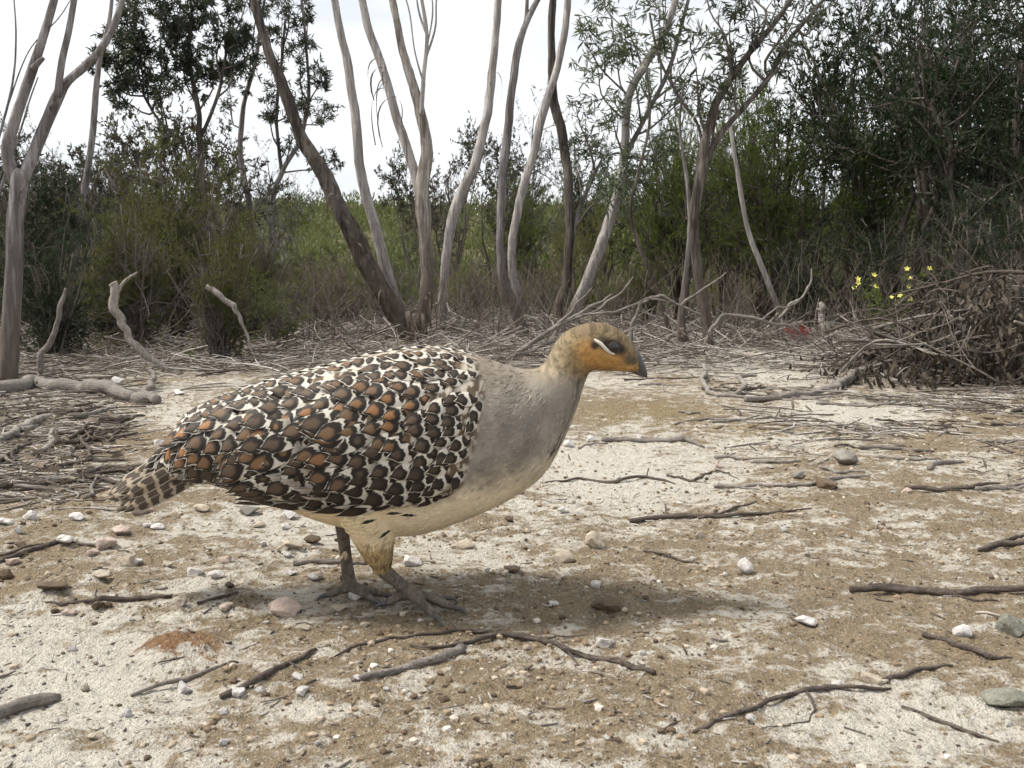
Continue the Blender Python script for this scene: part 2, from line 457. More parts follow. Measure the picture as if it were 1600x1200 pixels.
def build_ground():
    inner = np.geomspace(0.30, 11.0, 640)
    outer = np.geomspace(11.0, 900.0, 60)[1:]
    rr = np.concatenate([[0.0, 0.1, 0.2], inner, outer])
    a_f = np.radians(np.linspace(-38, 38, 520))
    a_b = np.radians(np.linspace(38, 322, 72))[1:-1]
    ang = np.concatenate([a_f, a_b])
    Rg, Ag = np.meshgrid(rr, ang, indexing='ij')
    x = (Rg * np.sin(Ag)).ravel(); y = (Rg * np.cos(Ag)).ravel()
    z = height(x, y)
    nr, na = Rg.shape
    idx = np.arange(nr * na).reshape(nr, na)
    a = idx[:-1]; b = idx[1:]
    q = np.stack([a, b, np.roll(b, -1, 1), np.roll(a, -1, 1)], -1)[1:].reshape(-1, 4)
    t = np.stack([idx[0, :], idx[1, :], np.roll(idx[1], -1)], -1)
    r = np.hypot(x, y)
    dirt = sstep(3.2, 4.6, r + 0.9 * (fbm(x * 2, y * 2, 77, 3) - 0.5)) * (1 - 0.9 * np.clip(blobs(SAND, x, y), 0, 1))
    side = sstep(0.62, 0.9, -x / np.maximum(y, .1) * 1.6 + 0.5 * (fbm(x * 3, y * 3, 78, 3) - .5)) * sstep(1.7, 2.1, y)
    dirt = np.clip(dirt + side * 0.8, 0, 1)
    me = mesh_np('ground', np.stack([x, y, z], 1), [q, t], None, True,
                 {'sand': soil(x, y), 'orange': blobs(ORANGE, x, y) + 0.5 * (fbm(x * 4, y * 4, 41, 4) - 0.5),
                  'ochre': blobs(OCHRE, x, y) + 0.6 * (fbm(x * 5, y * 5, 51, 4) - 0.5), 'dirt': dirt, 'cover': sstep(9.0, 13.0, r + 2.0 * (fbm(x * .6, y * .6, 79, 3) - .5)) * (y > 2)})
    m = NT('sandy_soil')
    co = m.coord('Object')
    g1 = m.noise(co, 420.0, 3, 0.7); g2 = m.noise(co, 120.0, 5, 0.7); g3 = m.noise(co, 28.0, 5, 0.65, 0.4)
    flatv = m.mapping(co, (1.0, 2.2, 1.0))
    g4 = m.noise(flatv, 14.0, 5, 0.65)
    s = m.attr('sand')
    s = m.math('ADD', s, m.rng(g3, 0.25, 0.75, -0.34, 0.34)); s = m.math('ADD', s, m.rng(g2, 0.25, 0.75, -0.3, 0.3)); s = m.math('ADD', s, m.rng(g4, 0.28, 0.72, -0.3, 0.3))
    sand = m.mix(m.rng(g2, 0.3, 0.7), (0.74, 0.69, 0.60), (0.58, 0.52, 0.43))
    sand = m.mix(m.rng(g1, 0.35, 0.75, 0, 0.5), sand, (0.74, 0.71, 0.66))
    loam = m.mix(m.rng(g2, 0.3, 0.7), (0.36, 0.285, 0.185), (0.22, 0.165, 0.105))
    loam = m.mix(m.rng(g1, 0.4, 0.7, 0, 0.6), loam, (0.42, 0.34, 0.24))
    loam = m.mix(m.rng(m.attr('ochre'), 0.25, 0.9, 0, 0.55), loam, m.mix(g2, (0.40, 0.31, 0.16), (0.27, 0.20, 0.10)))
    loam = m.mix(m.rng(m.attr('orange'), 0.25, 0.8, 0, 0.8), loam, m.mix(g2, (0.36, 0.19, 0.09), (0.24, 0.13, 0.07)))
    col = m.mix(m.rng(s, 0.28, 0.62, smooth=True), loam, sand)
    dark = m.mix(g2, (0.15, 0.13, 0.11), (0.36, 0.33, 0.29))
    col = m.mix(m.math('MULTIPLY', m.attr('dirt'), m.rng(g3, 0.3, 0.6, 0.45, 1.0)), col, dark)
    col = m.mix(m.attr('cover'), col, m.mix(g3, (0.085, 0.085, 0.04), (0.16, 0.14, 0.085)))
    sm = m.rng(s, 0.35, 0.75, 1.0, 0.42)
    cr1 = m.noise(co, 75.0, 4, 0.75); cr2 = m.noise(co, 260.0, 3, 0.75); cr3 = m.noise(m.mapping(co, (1.0, 1.6, 1.0)), 22.0, 5, 0.7, 0.6)
    col = m.mix(m.math('MULTIPLY', sm, m.rng(cr1, 0.44, 0.66, 0.0, 0.6)), col, m.mix(0.62, col, (0.07, 0.05, 0.03)))
    col = m.mix(m.math('MULTIPLY', sm, m.rng(cr2, 0.52, 0.68, 0.0, 0.65)), col, m.mix(0.6, col, (0.06, 0.045, 0.03)))
    col = m.mix(m.math('MULTIPLY', sm, m.rng(cr3, 0.52, 0.64, 0.0, 0.5)), col, m.mix(0.5, col, (0.16, 0.11, 0.06)))
    col = m.mix(m.rng(cr2, 0.28, 0.42, 0.55, 0.0), col, m.mix(0.5, col, (0.80, 0.77, 0.72)))
    # grains and crumbs
    v = m.n('ShaderNodeTexVoronoi'); m.set(v.inputs['Vector'], co); v.inputs['Scale'].default_value = 150.0
    pick = m.n('ShaderNodeSeparateColor'); m.set(pick.inputs[0], v.outputs['Color'])
    spot = m.math('MULTIPLY', m.rng(v.outputs['Distance'], 0.22, 0.38, 1, 0), m.rng(pick.outputs[0], 0.86, 0.88))
    col = m.mix(m.math('MULTIPLY', spot, 0.85), col, m.mix(pick.outputs[1], (0.05, 0.035, 0.025), (0.22, 0.13, 0.08)))
    v2 = m.n('ShaderNodeTexVoronoi'); m.set(v2.inputs['Vector'], co); v2.inputs['Scale'].default_value = 230.0
    p2 = m.n('ShaderNodeSeparateColor'); m.set(p2.inputs[0], v2.outputs['Color'])
    spot2 = m.math('MULTIPLY', m.rng(v2.outputs['Distance'], 0.25, 0.4, 1, 0), m.rng(p2.outputs[0], 0.8, 0.83))
    col = m.mix(m.math('MULTIPLY', spot2, 0.7), col, (0.68, 0.63, 0.57))
    h = m.math('ADD', m.math('MULTIPLY', g2, 1.2), m.math('MULTIPLY', g1, 0.5))
    h = m.math('ADD', h, m.math('MULTIPLY', m.math('ADD', spot, spot2), 0.5))
    h = m.math('ADD', h, m.math('MULTIPLY', g3, 1.6))
    h = m.math('SUBTRACT', h, m.math('MULTIPLY', cr1, 1.6))
    me.materials.append(m.done(m.bsdf(col, 0.95, m.bump(h, 1.0, 0.009), 0.1)))
    tag(obj('ground', me), kind='structure')
build_ground()
# ------------------------------------------------------------------ bark and leaf materials
M_PALE = bark_mat('pale_bark', (0.46, 0.43, 0.41), (0.34, 0.315, 0.30), (0.19, 0.165, 0.15), 0.85, 0.6, 0.22)
M_SHAGGY = bark_mat('shaggy_pale_bark', (0.44, 0.40, 0.36), (0.30, 0.265, 0.235), (0.12, 0.095, 0.078), 0.9, 1.0, 0.42)
M_GREY = bark_mat('grey_bark', (0.30, 0.285, 0.28), (0.20, 0.185, 0.18), (0.09, 0.077, 0.07), 0.8, 0.8, 0.3)
M_DARKBARK = bark_mat('dark_bark', (0.185, 0.16, 0.14), (0.10, 0.084, 0.07), (0.04, 0.033, 0.028), 0.6, 1.0, 0.4)
M_TWIG = wood_mat('twig_bark', (0.15, 0.13, 0.112), (0.08, 0.068, 0.057), (0.24, 0.21, 0.185))
M_STRIP = wood_mat('peeled_bark', (0.17, 0.135, 0.11), (0.27, 0.22, 0.18), (0.08, 0.06, 0.048))
L_GUM = leaf_mat('gum_leaf', (0.040, 0.052, 0.036), (0.075, 0.088, 0.062), (0.10, 0.075, 0.05), 0.22, 0.45, 0.4)
L_GUMPALE = leaf_mat('pale_gum_leaf', (0.065, 0.085, 0.055), (0.13, 0.15, 0.10), None, 0.3, 0.42, 0.45)
L_OLIVE = leaf_mat('olive_leaf', (0.050, 0.056, 0.020), (0.125, 0.125, 0.038), (0.23, 0.18, 0.06), 0.35)
L_GREEN = leaf_mat('green_leaf', (0.052, 0.082, 0.018), (0.14, 0.18, 0.034), (0.24, 0.22, 0.05), 0.42)
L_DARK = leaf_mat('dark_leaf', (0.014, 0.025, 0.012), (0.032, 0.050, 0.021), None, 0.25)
L_PURPLE = leaf_mat('dull_purple_leaf', (0.055, 0.045, 0.042), (0.085, 0.08, 0.06), (0.05, 0.06, 0.03), 0.25)
L_YELLOW = leaf_mat('yellowish_leaf', (0.10, 0.105, 0.03), (0.18, 0.17, 0.05), None, 0.35)
L_DRY = leaf_mat('dry_leaf', (0.17, 0.135, 0.10), (0.30, 0.25, 0.19), (0.09, 0.06, 0.045), 0.15, 0.7, dry=True)
L_HEATH = leaf_mat('heath_leaf', (0.065, 0.078, 0.036), (0.165, 0.175, 0.075), (0.20, 0.165, 0.08), 0.35)
L_RUST = leaf_mat('rusty_leaf', (0.12, 0.085, 0.05), (0.20, 0.15, 0.08), (0.20, 0.09, 0.06), 0.3, dry=True)
L_RED = leaf_mat('red_leaf', (0.28, 0.03, 0.05), (0.45, 0.06, 0.09), (0.2, 0.1, 0.05), 0.35)

# ------------------------------------------------------------------ bushes: a few moulds, copied
def shrub_mould(seed, H, W, stems, leaf, L, Wd, per, wood=M_TWIG, m1=6, m2=5, low=0.25, open_=0.35, droop=0.0):
    rng = np.random.default_rng(seed)
    a = rng.uniform(0, 2 * np.pi, stems)
    tilt = rng.uniform(0.05, 1.0, stems) ** 0.7 * W
    K = 7
    P = np.zeros((stems, K, 3)); top = np.stack([np.cos(a) * tilt, np.sin(a) * tilt, H * rng.uniform(0.6, 1.0, stems) * (1 - 0.25 * (tilt / W) ** 2)], 1)
    root = np.stack([np.cos(a), np.sin(a), 0 * a], 1) * (0.16 * W) * rng.uniform(0.1, 1, stems)[:, None]
    root[:, 2] = -0.02
    for k in range(K):
        t = k / (K - 1)
        P[:, k] = root * (1 - t) + top * np.array([t ** 1.25, t ** 1.25, t])[None] if False else root * (1 - t) + top * np.stack([np.full(stems, t ** 1.3), np.full(stems, t ** 1.3), np.full(stems, t)], 1)
        if 0 < k: P[:, k] += rng.normal(0, 0.018 * H, (stems, 3)) * [1, 1, .4]
    R = (0.009 + 0.006 * rng.uniform(0, 1, (stems, 1))) * H * np.linspace(1, 0.3, K)[None]
    g = Geo()
    g.add(*tubes(P, R, 5, True, 0.2, seed))
    P1, R1 = grow(rng, P, R, m1, low, 1.0, H * 0.30, 5, 0.55, open_ + 0.6, 0.2, 0.28)
    g.add(*tubes(P1, R1, 4, False))
    P2, R2 = grow(rng, P1, R1, m2, 0.25, 1.0, H * 0.13, 4, 0.55, 0.8, 0.12, 0.3, rmin=0.0007)
    g.add(*tubes(P2, R2, 3, False))
    wood_me = g.mesh('stems', wood)
    b, tan = sample_along(rng, P2, per, 0.05, 1.0)
    n = len(b)
    d = norm(tan * 0.6 + rand_unit(rng, n) * 0.8 + np.array([0, 0, 0.15 - droop]))
    keep = vnoise(b[:, 0] / H * 7 + 40, b[:, 2] / H * 7 + b[:, 1] / H * 3, seed) > 0.36
    b = b[keep]; d = d[keep]; n = len(b)
    ln = L * rng.uniform(0.6, 1.3, n)
    if Wd / L > 0.35 or L < 0.03:
        lv, lf = leaves(rng, b, d, ln, Wd * rng.uniform(0.7, 1.2, n))
    else:
        lv, lf = leaves(rng, b, d, ln, Wd * rng.uniform(0.7, 1.2, n), 0.12, 'gum')
    return wood_me, mesh_np('foliage', lv, lf, leaf, False), H

MOULDS = {
    'fine':   shrub_mould(11, 1.0, 0.50, 22, L_OLIVE, 0.016, 0.0046, 46, m1=10, m2=7, low=0.03),
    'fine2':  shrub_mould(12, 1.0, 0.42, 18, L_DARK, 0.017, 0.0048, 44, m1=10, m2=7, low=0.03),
    'green':  shrub_mould(13, 1.6, 0.75, 16, L_GREEN, 0.020, 0.0055, 46, m1=10, m2=8, low=0.38, wood=M_DARKBARK),
    'open':   shrub_mould(14, 1.2, 0.50, 9, L_PURPLE, 0.030, 0.010, 22, m1=7, m2=6, low=0.45),
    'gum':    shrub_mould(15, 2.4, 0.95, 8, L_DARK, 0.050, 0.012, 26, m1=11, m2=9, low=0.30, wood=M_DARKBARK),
    'gumtop': shrub_mould(16, 2.4, 0.75, 6, L_GUM, 0.055, 0.011, 12, m1=9, m2=8, low=0.5, wood=M_GREY),
    'twiggy': shrub_mould(17, 0.7, 0.40, 14, L_RUST, 0.016, 0.0045, 7, m1=8, m2=6, low=0.2, open_=0.6),
    'heath':  shrub_mould(18, 0.7, 0.40, 12, L_HEATH, 0.016, 0.0050, 34, m1=8, m2=6, low=0.15),
    'yellow': shrub_mould(19, 1.2, 0.60, 10, L_YELLOW, 0.017, 0.0045, 40, m1=9, m2=7, low=0.35),
}
def shrub(name, mould, px, dist, top_py, label, cat='shrub', group=None, rz=0.0, wide=1.0, seed=0):
    wood, fol, H = MOULDS[mould]
    f = stand(px, dist)
    topz = at(px, top_py, dist)[2]
    s = max(topz - f[2], 0.15) / H
    e = empty(name, f, rz)
    w = obj('stems', wood, e); c = obj('crown', fol, e)
    for o in (w, c): o.scale = (s * wide, s * wide, s)
    tag(e, label, cat, group)
    return e

# ------------------------------------------------------------------ stems traced one by one: (px, py, width px) at a distance
def stem_mesh(name, pts, dist, mat, base, lean=0.0, rough=0.10, sides=14, foot=None, flare=1.35):
    pts = [tuple(p) for p in pts]
    P = []
    z0 = at(pts[0][0], pts[0][1], dist)[2]
    for px, py, w in pts:
        Y = dist + lean * max(0.0, (at(px, py, dist)[2] - z0))
        p = at(px, py, Y); P.append([*p, 0.43 * w * Y / F])
    P = np.array(P)
    if foot is not None:     # run the stem into the ground
        g = gz(P[0, 0], P[0, 1]) - 0.04
        if P[0, 2] > g:
            P = np.vstack([[P[0, 0] + foot, P[0, 1], g, P[0, 3] * flare], P])
        else: P[0, 2] = g; P[0, 3] *= flare
    n = max(10, int(np.linalg.norm(np.diff(P[:, :3], axis=0), axis=1).sum() / 0.022))
    Q = smooth_line(P, n)
    rng = np.random.default_rng(int(abs(pts[0][0]) * 7 + 3))
    wob = np.stack([fbm(np.arange(n) * 0.12, np.full(n, 3.0), 3 + int(pts[0][0]) % 50, 3) - .5, fbm(np.arange(n) * 0.12, np.full(n, 8.0), 9, 3) - .5, np.zeros(n)], 1)
    C = Q[:, :3] + wob * Q[:, 3:4] * 0.6
    V, fs = tubes(C[None], np.maximum(Q[None, :, 3], 0.0015), sides, True, rough, int(pts[0][0]))
    me = mesh_np(name, V - np.asarray(base), fs, mat)
    return me, C, Q[:, 3]
def limb_part(name, parent, pts, dist, mat, lean=0.0, foot=None, rough=0.10, sides=12):
    base = np.array(parent.location)
    me, C, R = stem_mesh(name, pts, dist, mat, base, lean, rough, sides, foot)
    obj(name, me, parent)
    return C, R

def gum_crown(parent, lines, clumps, dist, leaf, seed, lpt=16, L=0.06, W=0.010, twig_mat=M_TWIG, droop=0.25, twigs=34, depth=0.9, dense=1.0):
    """twigs and hanging leaves about clump centres (px, py, radius px), joined by thin limbs to the nearest stem"""
    rng = np.random.default_rng(seed)
    base = np.array(parent.location)
    pool = np.concatenate([l for l in lines])
    gw = Geo(); gl = Geo()
    for (px, py, r) in clumps:
        Y = dist + rng.uniform(-1, 1) * 0.25 * depth
        c = at(px, py, Y); rad = r * Y / F
        below = pool[pool[:, 2] < c[2] + 0.05]
        if len(below) == 0: below = pool
        k = np.argmin(np.linalg.norm(below - (c - [0, 0, rad * 1.6]), axis=1))
        o = below[k]
        mid = (o + c) / 2 + rng.normal(0, 0.12, 3) * np.linalg.norm(c - o) + [0, 0, -0.06 * np.linalg.norm(c - o)]
        Pm = smooth_line(np.array([o, mid, c, c + norm(c - o) * rad * 0.5 + [0, 0, rad * 0.3]]), 10)[None]
        Rm = np.linspace(0.009, 0.0025, 10)[None]
        gw.add(*tubes(Pm, Rm, 5, False, 0.15))
        P1, R1 = grow(rng, Pm, Rm, 6, 0.35, 1.0, rad * 0.95, 6, 0.5, 0.9, 0.35, 0.25)
        gw.add(*tubes(P1, R1, 4, False))
        P2, R2 = grow(rng, P1, R1, max(2, int(twigs / 6)), 0.25, 1.0, rad * 0.5, 4, 0.5, 0.8, 0.15, 0.3, rmin=0.0008)
        gw.add(*tubes(P2, R2, 3, False))
        b, tan = sample_along(rng, P2, int(lpt * dense), 0.25, 1.0)
        n = len(b)
        d = norm(tan * 0.5 + rand_unit(rng, n) * 0.7 + np.array([0, 0, -droop]))
        gl.add(*leaves(rng, b, d, L * rng.uniform(0.6, 1.25, n), W * rng.uniform(0.7, 1.2, n), 0.14, 'gum'))
    me = gw.mesh('branches', twig_mat); me.transform(Matrix.Translation(-Vector(base))); obj('branches', me, parent)
    me = gl.mesh('crown', leaf, False); me.transform(Matrix.Translation(-Vector(base))); obj('crown', me, parent)

def tree_root(name, px, py, dist, label, cat='tree', group=None):
    p = at(px, py, dist)
    e = empty(name, (p[0], p[1], gz(p[0], p[1])))
    return tag(e, label, cat, group)
def bark_ribbons(parent, pts, dist, seed, n, L, mat=M_STRIP, w=0.012):
    """strips of bark peeling away from a stem; pts (px, py)"""
    rng = np.random.default_rng(seed); base = np.array(parent.location)
    for i in range(n):
        px, py = pts[rng.integers(len(pts))]
        p = at(px + rng.uniform(-5, 5), py + rng.uniform(-20, 20), dist - 0.035)
        ln = L * rng.uniform(0.5, 1.3); K = 8
        t = np.linspace(0, 1, K)
        sx = rng.uniform(-1, 1) * 0.35; 
        C = p + np.stack([sx * ln * np.sin(t * 2.2), -0.25 * ln * np.sin(t * 3), -ln * t ** 1.3 + 0.12 * ln * np.sin(t * 3)], 1)
        s = norm(np.stack([np.cos(t * 2 + i), np.sin(t * 2 + i), 0 * t], 1)) * (w * (1 - 0.6 * t))[:, None] * rng.uniform(0.5, 1.2)
        V = np.concatenate([C - s, C + s, C - s + [0, 0.0025, 0], C + s + [0, 0.0025, 0]])
        j = np.arange(K - 1)
        q = np.concatenate([np.stack([j, j + 1, j + 1 + K, j + K], 1), np.stack([j + 2 * K, j + 3 * K, j + 1 + 3 * K, j + 1 + 2 * K], 1)])
        obj('bark_strip', mesh_np('bark_strip', V - base, [q], mat), parent)
# ------------------------------------------------------------------ trees
# forked tree at the edge of the clearing
t = tree_root('mallee_tree', 10, 600, 3.35, 'grey forked mallee trunk beside the fallen log, splitting into three bare limbs')
limb_part('trunk', t, [(8, 612, 40), (15, 540, 33), (20, 450, 30), (22, 350, 28), (30, 285, 29), (36, 268, 24)], 3.35, M_GREY, foot=0.0, sides=18)
limb_part('limb', t, [(28, 296, 22), (12, 240, 21), (24, 185, 18), (48, 115, 16), (72, 45, 14), (95, -40, 12)], 3.35, M_GREY, sides=14)
limb_part('limb', t, [(34, 282, 22), (50, 245, 21), (72, 190, 20), (92, 148, 20), (108, 126, 14), (135, 102, 14), (165, 66, 12), (186, 18, 11), (202, -40, 9)], 3.35, M_GREY, sides=14, lean=0.1)
limb_part('limb', t, [(90, 152, 14), (96, 100, 12), (108, 45, 11), (122, -40, 10)], 3.35, M_GREY, sides=12)
limb_part('stub', t, [(52, 108, 12), (60, 98, 10), (68, 90, 7)], 3.34, M_GREY, sides=8)
limb_part('stub', t, [(84, 160, 8), (78, 168, 7), (76, 180, 4)], 3.33, M_GREY, sides=8)

# many-stemmed mallee in the middle
t = tree_root('mallee_tree', 645, 530, 5.6, 'mallee of three bare stems with shaggy bark at their common foot, the dark one leaning')
CL = []
c, _ = limb_part('stem', t, [(648, 532, 40), (632, 505, 36), (605, 465, 34), (575, 412, 31), (540, 345, 30), (506, 270, 26), (478, 226, 22), (450, 160, 19), (425, 92, 16), (404, 28, 14), (382, -45, 12)], 5.6, M_DARKBARK, foot=0.02, rough=0.24, sides=20)
CL.append(c)
limb_part('stem', t, [(632, 515, 22), (622, 480, 20), (605, 430, 21), (588, 355, 20), (566, 285, 18), (556, 190, 16), (546, 115, 15), (531, 45, 14), (516, -45, 12)], 5.72, M_PALE, foot=0.01, sides=14)
limb_part('stem', t, [(650, 532, 30), (663, 480, 26), (668, 420, 24), (664, 350, 24), (661, 300, 25), (666, 240, 21), (659, 185, 18), (641, 122, 15), (623, 52, 13), (604, -45, 11)], 5.55, M_SHAGGY, foot=0.0, sides=20, rough=0.2)
limb_part('limb', t, [(659, 310, 18), (640, 240, 17), (616, 172, 16), (598, 102, 15), (576, 50, 14), (558, -45, 12)], 5.56, M_PALE, sides=12, lean=0.1)
c, _ = limb_part('limb', t, [(658, 180, 9), (662, 120, 8), (667, 60, 7), (660, 5, 6), (652, -40, 5)], 5.5, M_PALE, sides=8)
for q in ([(664, 95, 5), (680, 45, 4), (682, 0, 3), (690, -30, 2)], [(667, 55, 5), (655, 20, 4), (648, -25, 3)], [(662, 130, 4), (648, 80, 3), (640, 20, 3), (628, -20, 2)], [(668, 70, 3), (676, 20, 3), (672, -30, 2)]):
    limb_part('branch', t, q, 5.5, M_PALE, sides=6)
bark_ribbons(t, [(648, 520), (635, 505), (660, 500), (668, 470)], 5.55, 4, 18, 0.17, w=0.013)
bark_ribbons(t, [(598, 105), (604, 130), (590, 90), (616, 170)], 5.5, 5, 9, 0.26, w=0.007)
bark_ribbons(t, [(600, 455), (560, 385), (520, 300)], 5.55, 6, 8, 0.12, w=0.008)

t = tree_root('mallee_tree', 690, 505, 6.3, 'smooth pale mallee stem curving upward beside the shaggy three-stemmed one')
limb_part('trunk', t, [(688, 506, 18), (693, 450, 16), (700, 385, 18), (716, 312, 19), (744, 252, 18), (760, 182, 16), (770, 102, 14), (777, 25, 13), (780, -45, 11)], 6.3, M_PALE, foot=0.0)
bark_ribbons(t, [(772, 80), (768, 120)], 6.28, 8, 3, 0.16, w=0.006)

t = tree_root('mallee_tree', 817, 516, 6.2, 'slender grey mallee with wavy trunk crossing behind the head of the bird')
limb_part('trunk', t, [(818, 518, 22), (803, 482, 20), (787, 442, 17), (781, 372, 15), (784, 292, 15), (792, 222, 16), (800, 150, 14), (809, 82, 13), (826, 28, 11), (852, -20, 9), (870, -45, 8)], 6.2, M_GREY, foot=0.0)
limb_part('limb', t, [(815, 60, 8), (822, 30, 7), (824, -10, 6), (826, -40, 5)], 6.2, M_GREY, sides=8)
t = tree_root('mallee_tree', 826, 495, 7.2, 'slender pale mallee rising straight and slanting behind the wavy grey trunk')
limb_part('trunk', t, [(826, 496, 20), (808, 455, 16), (799, 405, 15), (809, 332, 15), (830, 252, 15), (850, 172, 14), (872, 102, 13), (884, 42, 12), (890, -45, 11)], 7.2, M_PALE, foot=0.0)
t = tree_root('mallee_tree', 876, 480, 7.4, 'upright dark grey mallee trunk with a kink half way up')
CK, _ = limb_part('trunk', t, [(874, 482, 22), (885, 440, 17), (890, 370, 16), (888, 282, 17), (879, 212, 18), (866, 162, 18), (862, 92, 14), (862, 30, 13), (866, -45, 12)], 7.4, M_DARKBARK, foot=0.0)
c, _ = limb_part('limb', t, [(884, 460, 10), (892, 400, 9), (905, 330, 8), (925, 280, 7), (940, 250, 5)], 7.4, M_GREY, sides=8)
gum_crown(t, [CK[len(CK) // 2:], c], [(905, 190, 40), (930, 250, 40), (900, 260, 34), (945, 300, 40)], 7.4, L_GUMPALE, 71, twigs=26, lpt=8, L=0.07)

t = tree_root('leaning_gum', 895, 492, 7.0, 'pale leaning gum with grey-green drooping leaves high over the clearing')
c1, _ = limb_part('trunk', t, [(893, 494, 22), (920, 432, 21), (950, 352, 20), (969, 292, 18), (976, 240, 16), (984, 150, 15), (1010, 95, 14), (1042, 40, 12), (1068, -40, 10)], 7.0, M_PALE, foot=-0.02)
c2, _ = limb_part('limb', t, [(975, 250, 9), (1000, 200, 8), (1040, 120, 8), (1060, 60, 7), (1075, 0, 6)], 7.0, M_GREY, sides=8)
gum_crown(t, [c1[len(c1) // 2:], c2], [(960, 60, 50), (935, 110, 45), (990, 110, 50), (1005, 190, 50), (960, 200, 45), (1030, 60, 50), (975, 265, 45), (1020, 250, 45), (1060, 160, 48), (950, 20, 40), (1080, 90, 50), (1040, 10, 50), (920, 75, 30), (1010, 320, 40), (960, 320, 36)], 7.0, L_GUMPALE, 72, twigs=24, lpt=8, L=0.075, W=0.011)

t = tree_root('dark_stemmed_tree', 1107, 550, 5.0, 'dark crooked stem forking overhead, bark rough at its bare sandy foot')
c1, _ = limb_part('trunk', t, [(1108, 552, 20), (1104, 500, 18), (1090, 425, 18), (1084, 345, 17), (1094, 272, 20), (1104, 205, 16), (1130, 142, 14), (1170, 84, 11), (1215, 30, 9), (1260, -40, 7)], 5.0, M_DARKBARK, foot=0.0)
c2, _ = limb_part('limb', t, [(1096, 262, 12), (1130, 205, 11), (1165, 165, 10), (1200, 122, 9), (1226, 72, 8), (1270, 20, 7), (1310, -30, 5)], 5.0, M_DARKBARK, sides=10)
c3, _ = limb_part('limb', t, [(1098, 232, 7), (1088, 190, 6), (1060, 150, 5), (1030, 90, 5), (1015, 20, 4)], 5.05, M_TWIG, sides=8)
gum_crown(t, [c1[len(c1) // 2:], c2, c3], [(1140, 60, 44), (1110, 20, 44), (1180, 40, 44), (1090, 130, 40), (1150, 120, 34), (1235, 40, 44), (1215, 110, 30), (1050, 90, 36), (1120, 180, 34), (1180, 0, 40), (1280, 30, 40)], 5.0, L_GUM, 73, twigs=20, lpt=7, L=0.062, W=0.009)
t = tree_root('thin_stem', 1064, 552, 5.2, 'short grey broken stem with frayed foot beside the dark crooked trunk', 'tree')
limb_part('trunk', t, [(1066, 555, 24), (1064, 505, 15), (1070, 440, 10), (1078, 360, 8), (1075, 290, 7), (1062, 200, 5), (1068, 130, 4)], 5.2, M_GREY, foot=0.0, rough=0.2)
bark_ribbons(t, [(1064, 520), (1066, 500)], 5.2, 9, 5, 0.09)
t = tree_root('leaning_pole', 1218, 492, 6.0, 'thin pale dead pole bowing down to the red-leaved plant', 'dead stem')
limb_part('trunk', t, [(1219, 494, 9), (1196, 432, 10), (1170, 362, 9), (1155, 285, 8), (1141, 190, 6), (1140, 120, 4)], 6.0, M_PALE, foot=0.0, sides=10)
t = tree_root('thin_stem', 1044, 520, 5.8, 'thin dark sapling slanting through the shade past the broken stem', 'tree')
limb_part('trunk', t, [(1048, 524, 9), (1025, 450, 8), (1000, 385, 8), (985, 330, 6), (1000, 260, 6), (1015, 190, 5), (1010, 100, 4)], 5.8, M_DARKBARK, foot=0.0, sides=8)

# slim trees among and behind the bushes, their leaves against the sky
t = tree_root('slim_gum', 115, 520, 6.4, 'thin pale gum rising from the bushes behind the forked trunk')
limb_part('trunk', t, [(100, 560, 14), (118, 400, 13), (130, 310, 12), (142, 230, 11), (150, 140, 10), (158, 80, 8), (172, 30, 7), (176, -40, 5)], 6.4, M_GREY, foot=0.0, sides=10)
t = tree_root('tall_gum', 318, 520, 8.0, 'slim dark gum with dense leaf clumps against the sky above the olive bushes')
c1, _ = limb_part('trunk', t, [(322, 520, 14), (318, 380, 12), (314, 250, 11), (308, 160, 9), (296, 90, 7), (300, 10, 5), (310, -60, 3)], 8.0, M_DARKBARK, foot=0.0, sides=10)
c2, _ = limb_part('limb', t, [(316, 300, 7), (290, 230, 6), (250, 190, 5), (225, 150, 4)], 8.0, M_DARKBARK, sides=8)
c3, _ = limb_part('limb', t, [(312, 220, 7), (340, 150, 6), (352, 90, 5), (360, 30, 4)], 8.0, M_DARKBARK, sides=8)
gum_crown(t, [c1[len(c1) // 2:], c2, c3], [(200, 120, 44), (190, 75, 34), (250, 60, 50), (180, 145, 34), (300, 40, 52), (330, 115, 36), (240, 130, 44), (350, 55, 46), (270, 10, 50), (215, 30, 40), (285, 95, 44), (330, 5, 46), (225, 90, 40), (380, 20, 44), (165, 110, 30), (300, 130, 34), (260, 105, 40), (200, 50, 40), (360, 100, 36), (400, 60, 36)], 8.0, L_GUM, 81, twigs=42, lpt=19, L=0.055, W=0.011, dense=1.0)
t = tree_root('tall_gum', 440, 500, 8.6, 'airy gum with two thin stems between the olive bushes and the dark leaning stem')
c1, _ = limb_part('trunk', t, [(395, 500, 13), (392, 340, 11), (376, 250, 10), (380, 170, 8), (400, 90, 7), (410, 20, 5), (420, -40, 4)], 8.6, M_GREY, foot=0.0, sides=10)
c2, _ = limb_part('stem', t, [(430, 500, 11), (425, 330, 10), (440, 270, 9), (468, 220, 8), (482, 150, 6), (478, 70, 5), (470, -10, 4)], 8.6, M_GREY, foot=0.0, sides=10)
c3, _ = limb_part('limb', t, [(440, 270, 6), (432, 180, 6), (440, 100, 5), (446, 30, 4)], 8.6, M_DARKBARK, sides=8)
gum_crown(t, [c1[len(c1) // 2:], c2[len(c2) // 2:], c3], [(440, 140, 34), (480, 165, 36), (440, 60, 42), (500, 195, 30), (455, 225, 30), (515, 265, 26), (400, 20, 44), (390, 120, 28), (420, 180, 26), (470, 100, 32), (500, 130, 26), (360, 150, 30), (440, 10, 40), (480, 40, 30)], 8.6, L_GUM, 82, twigs=32, lpt=13, L=0.055, W=0.010)
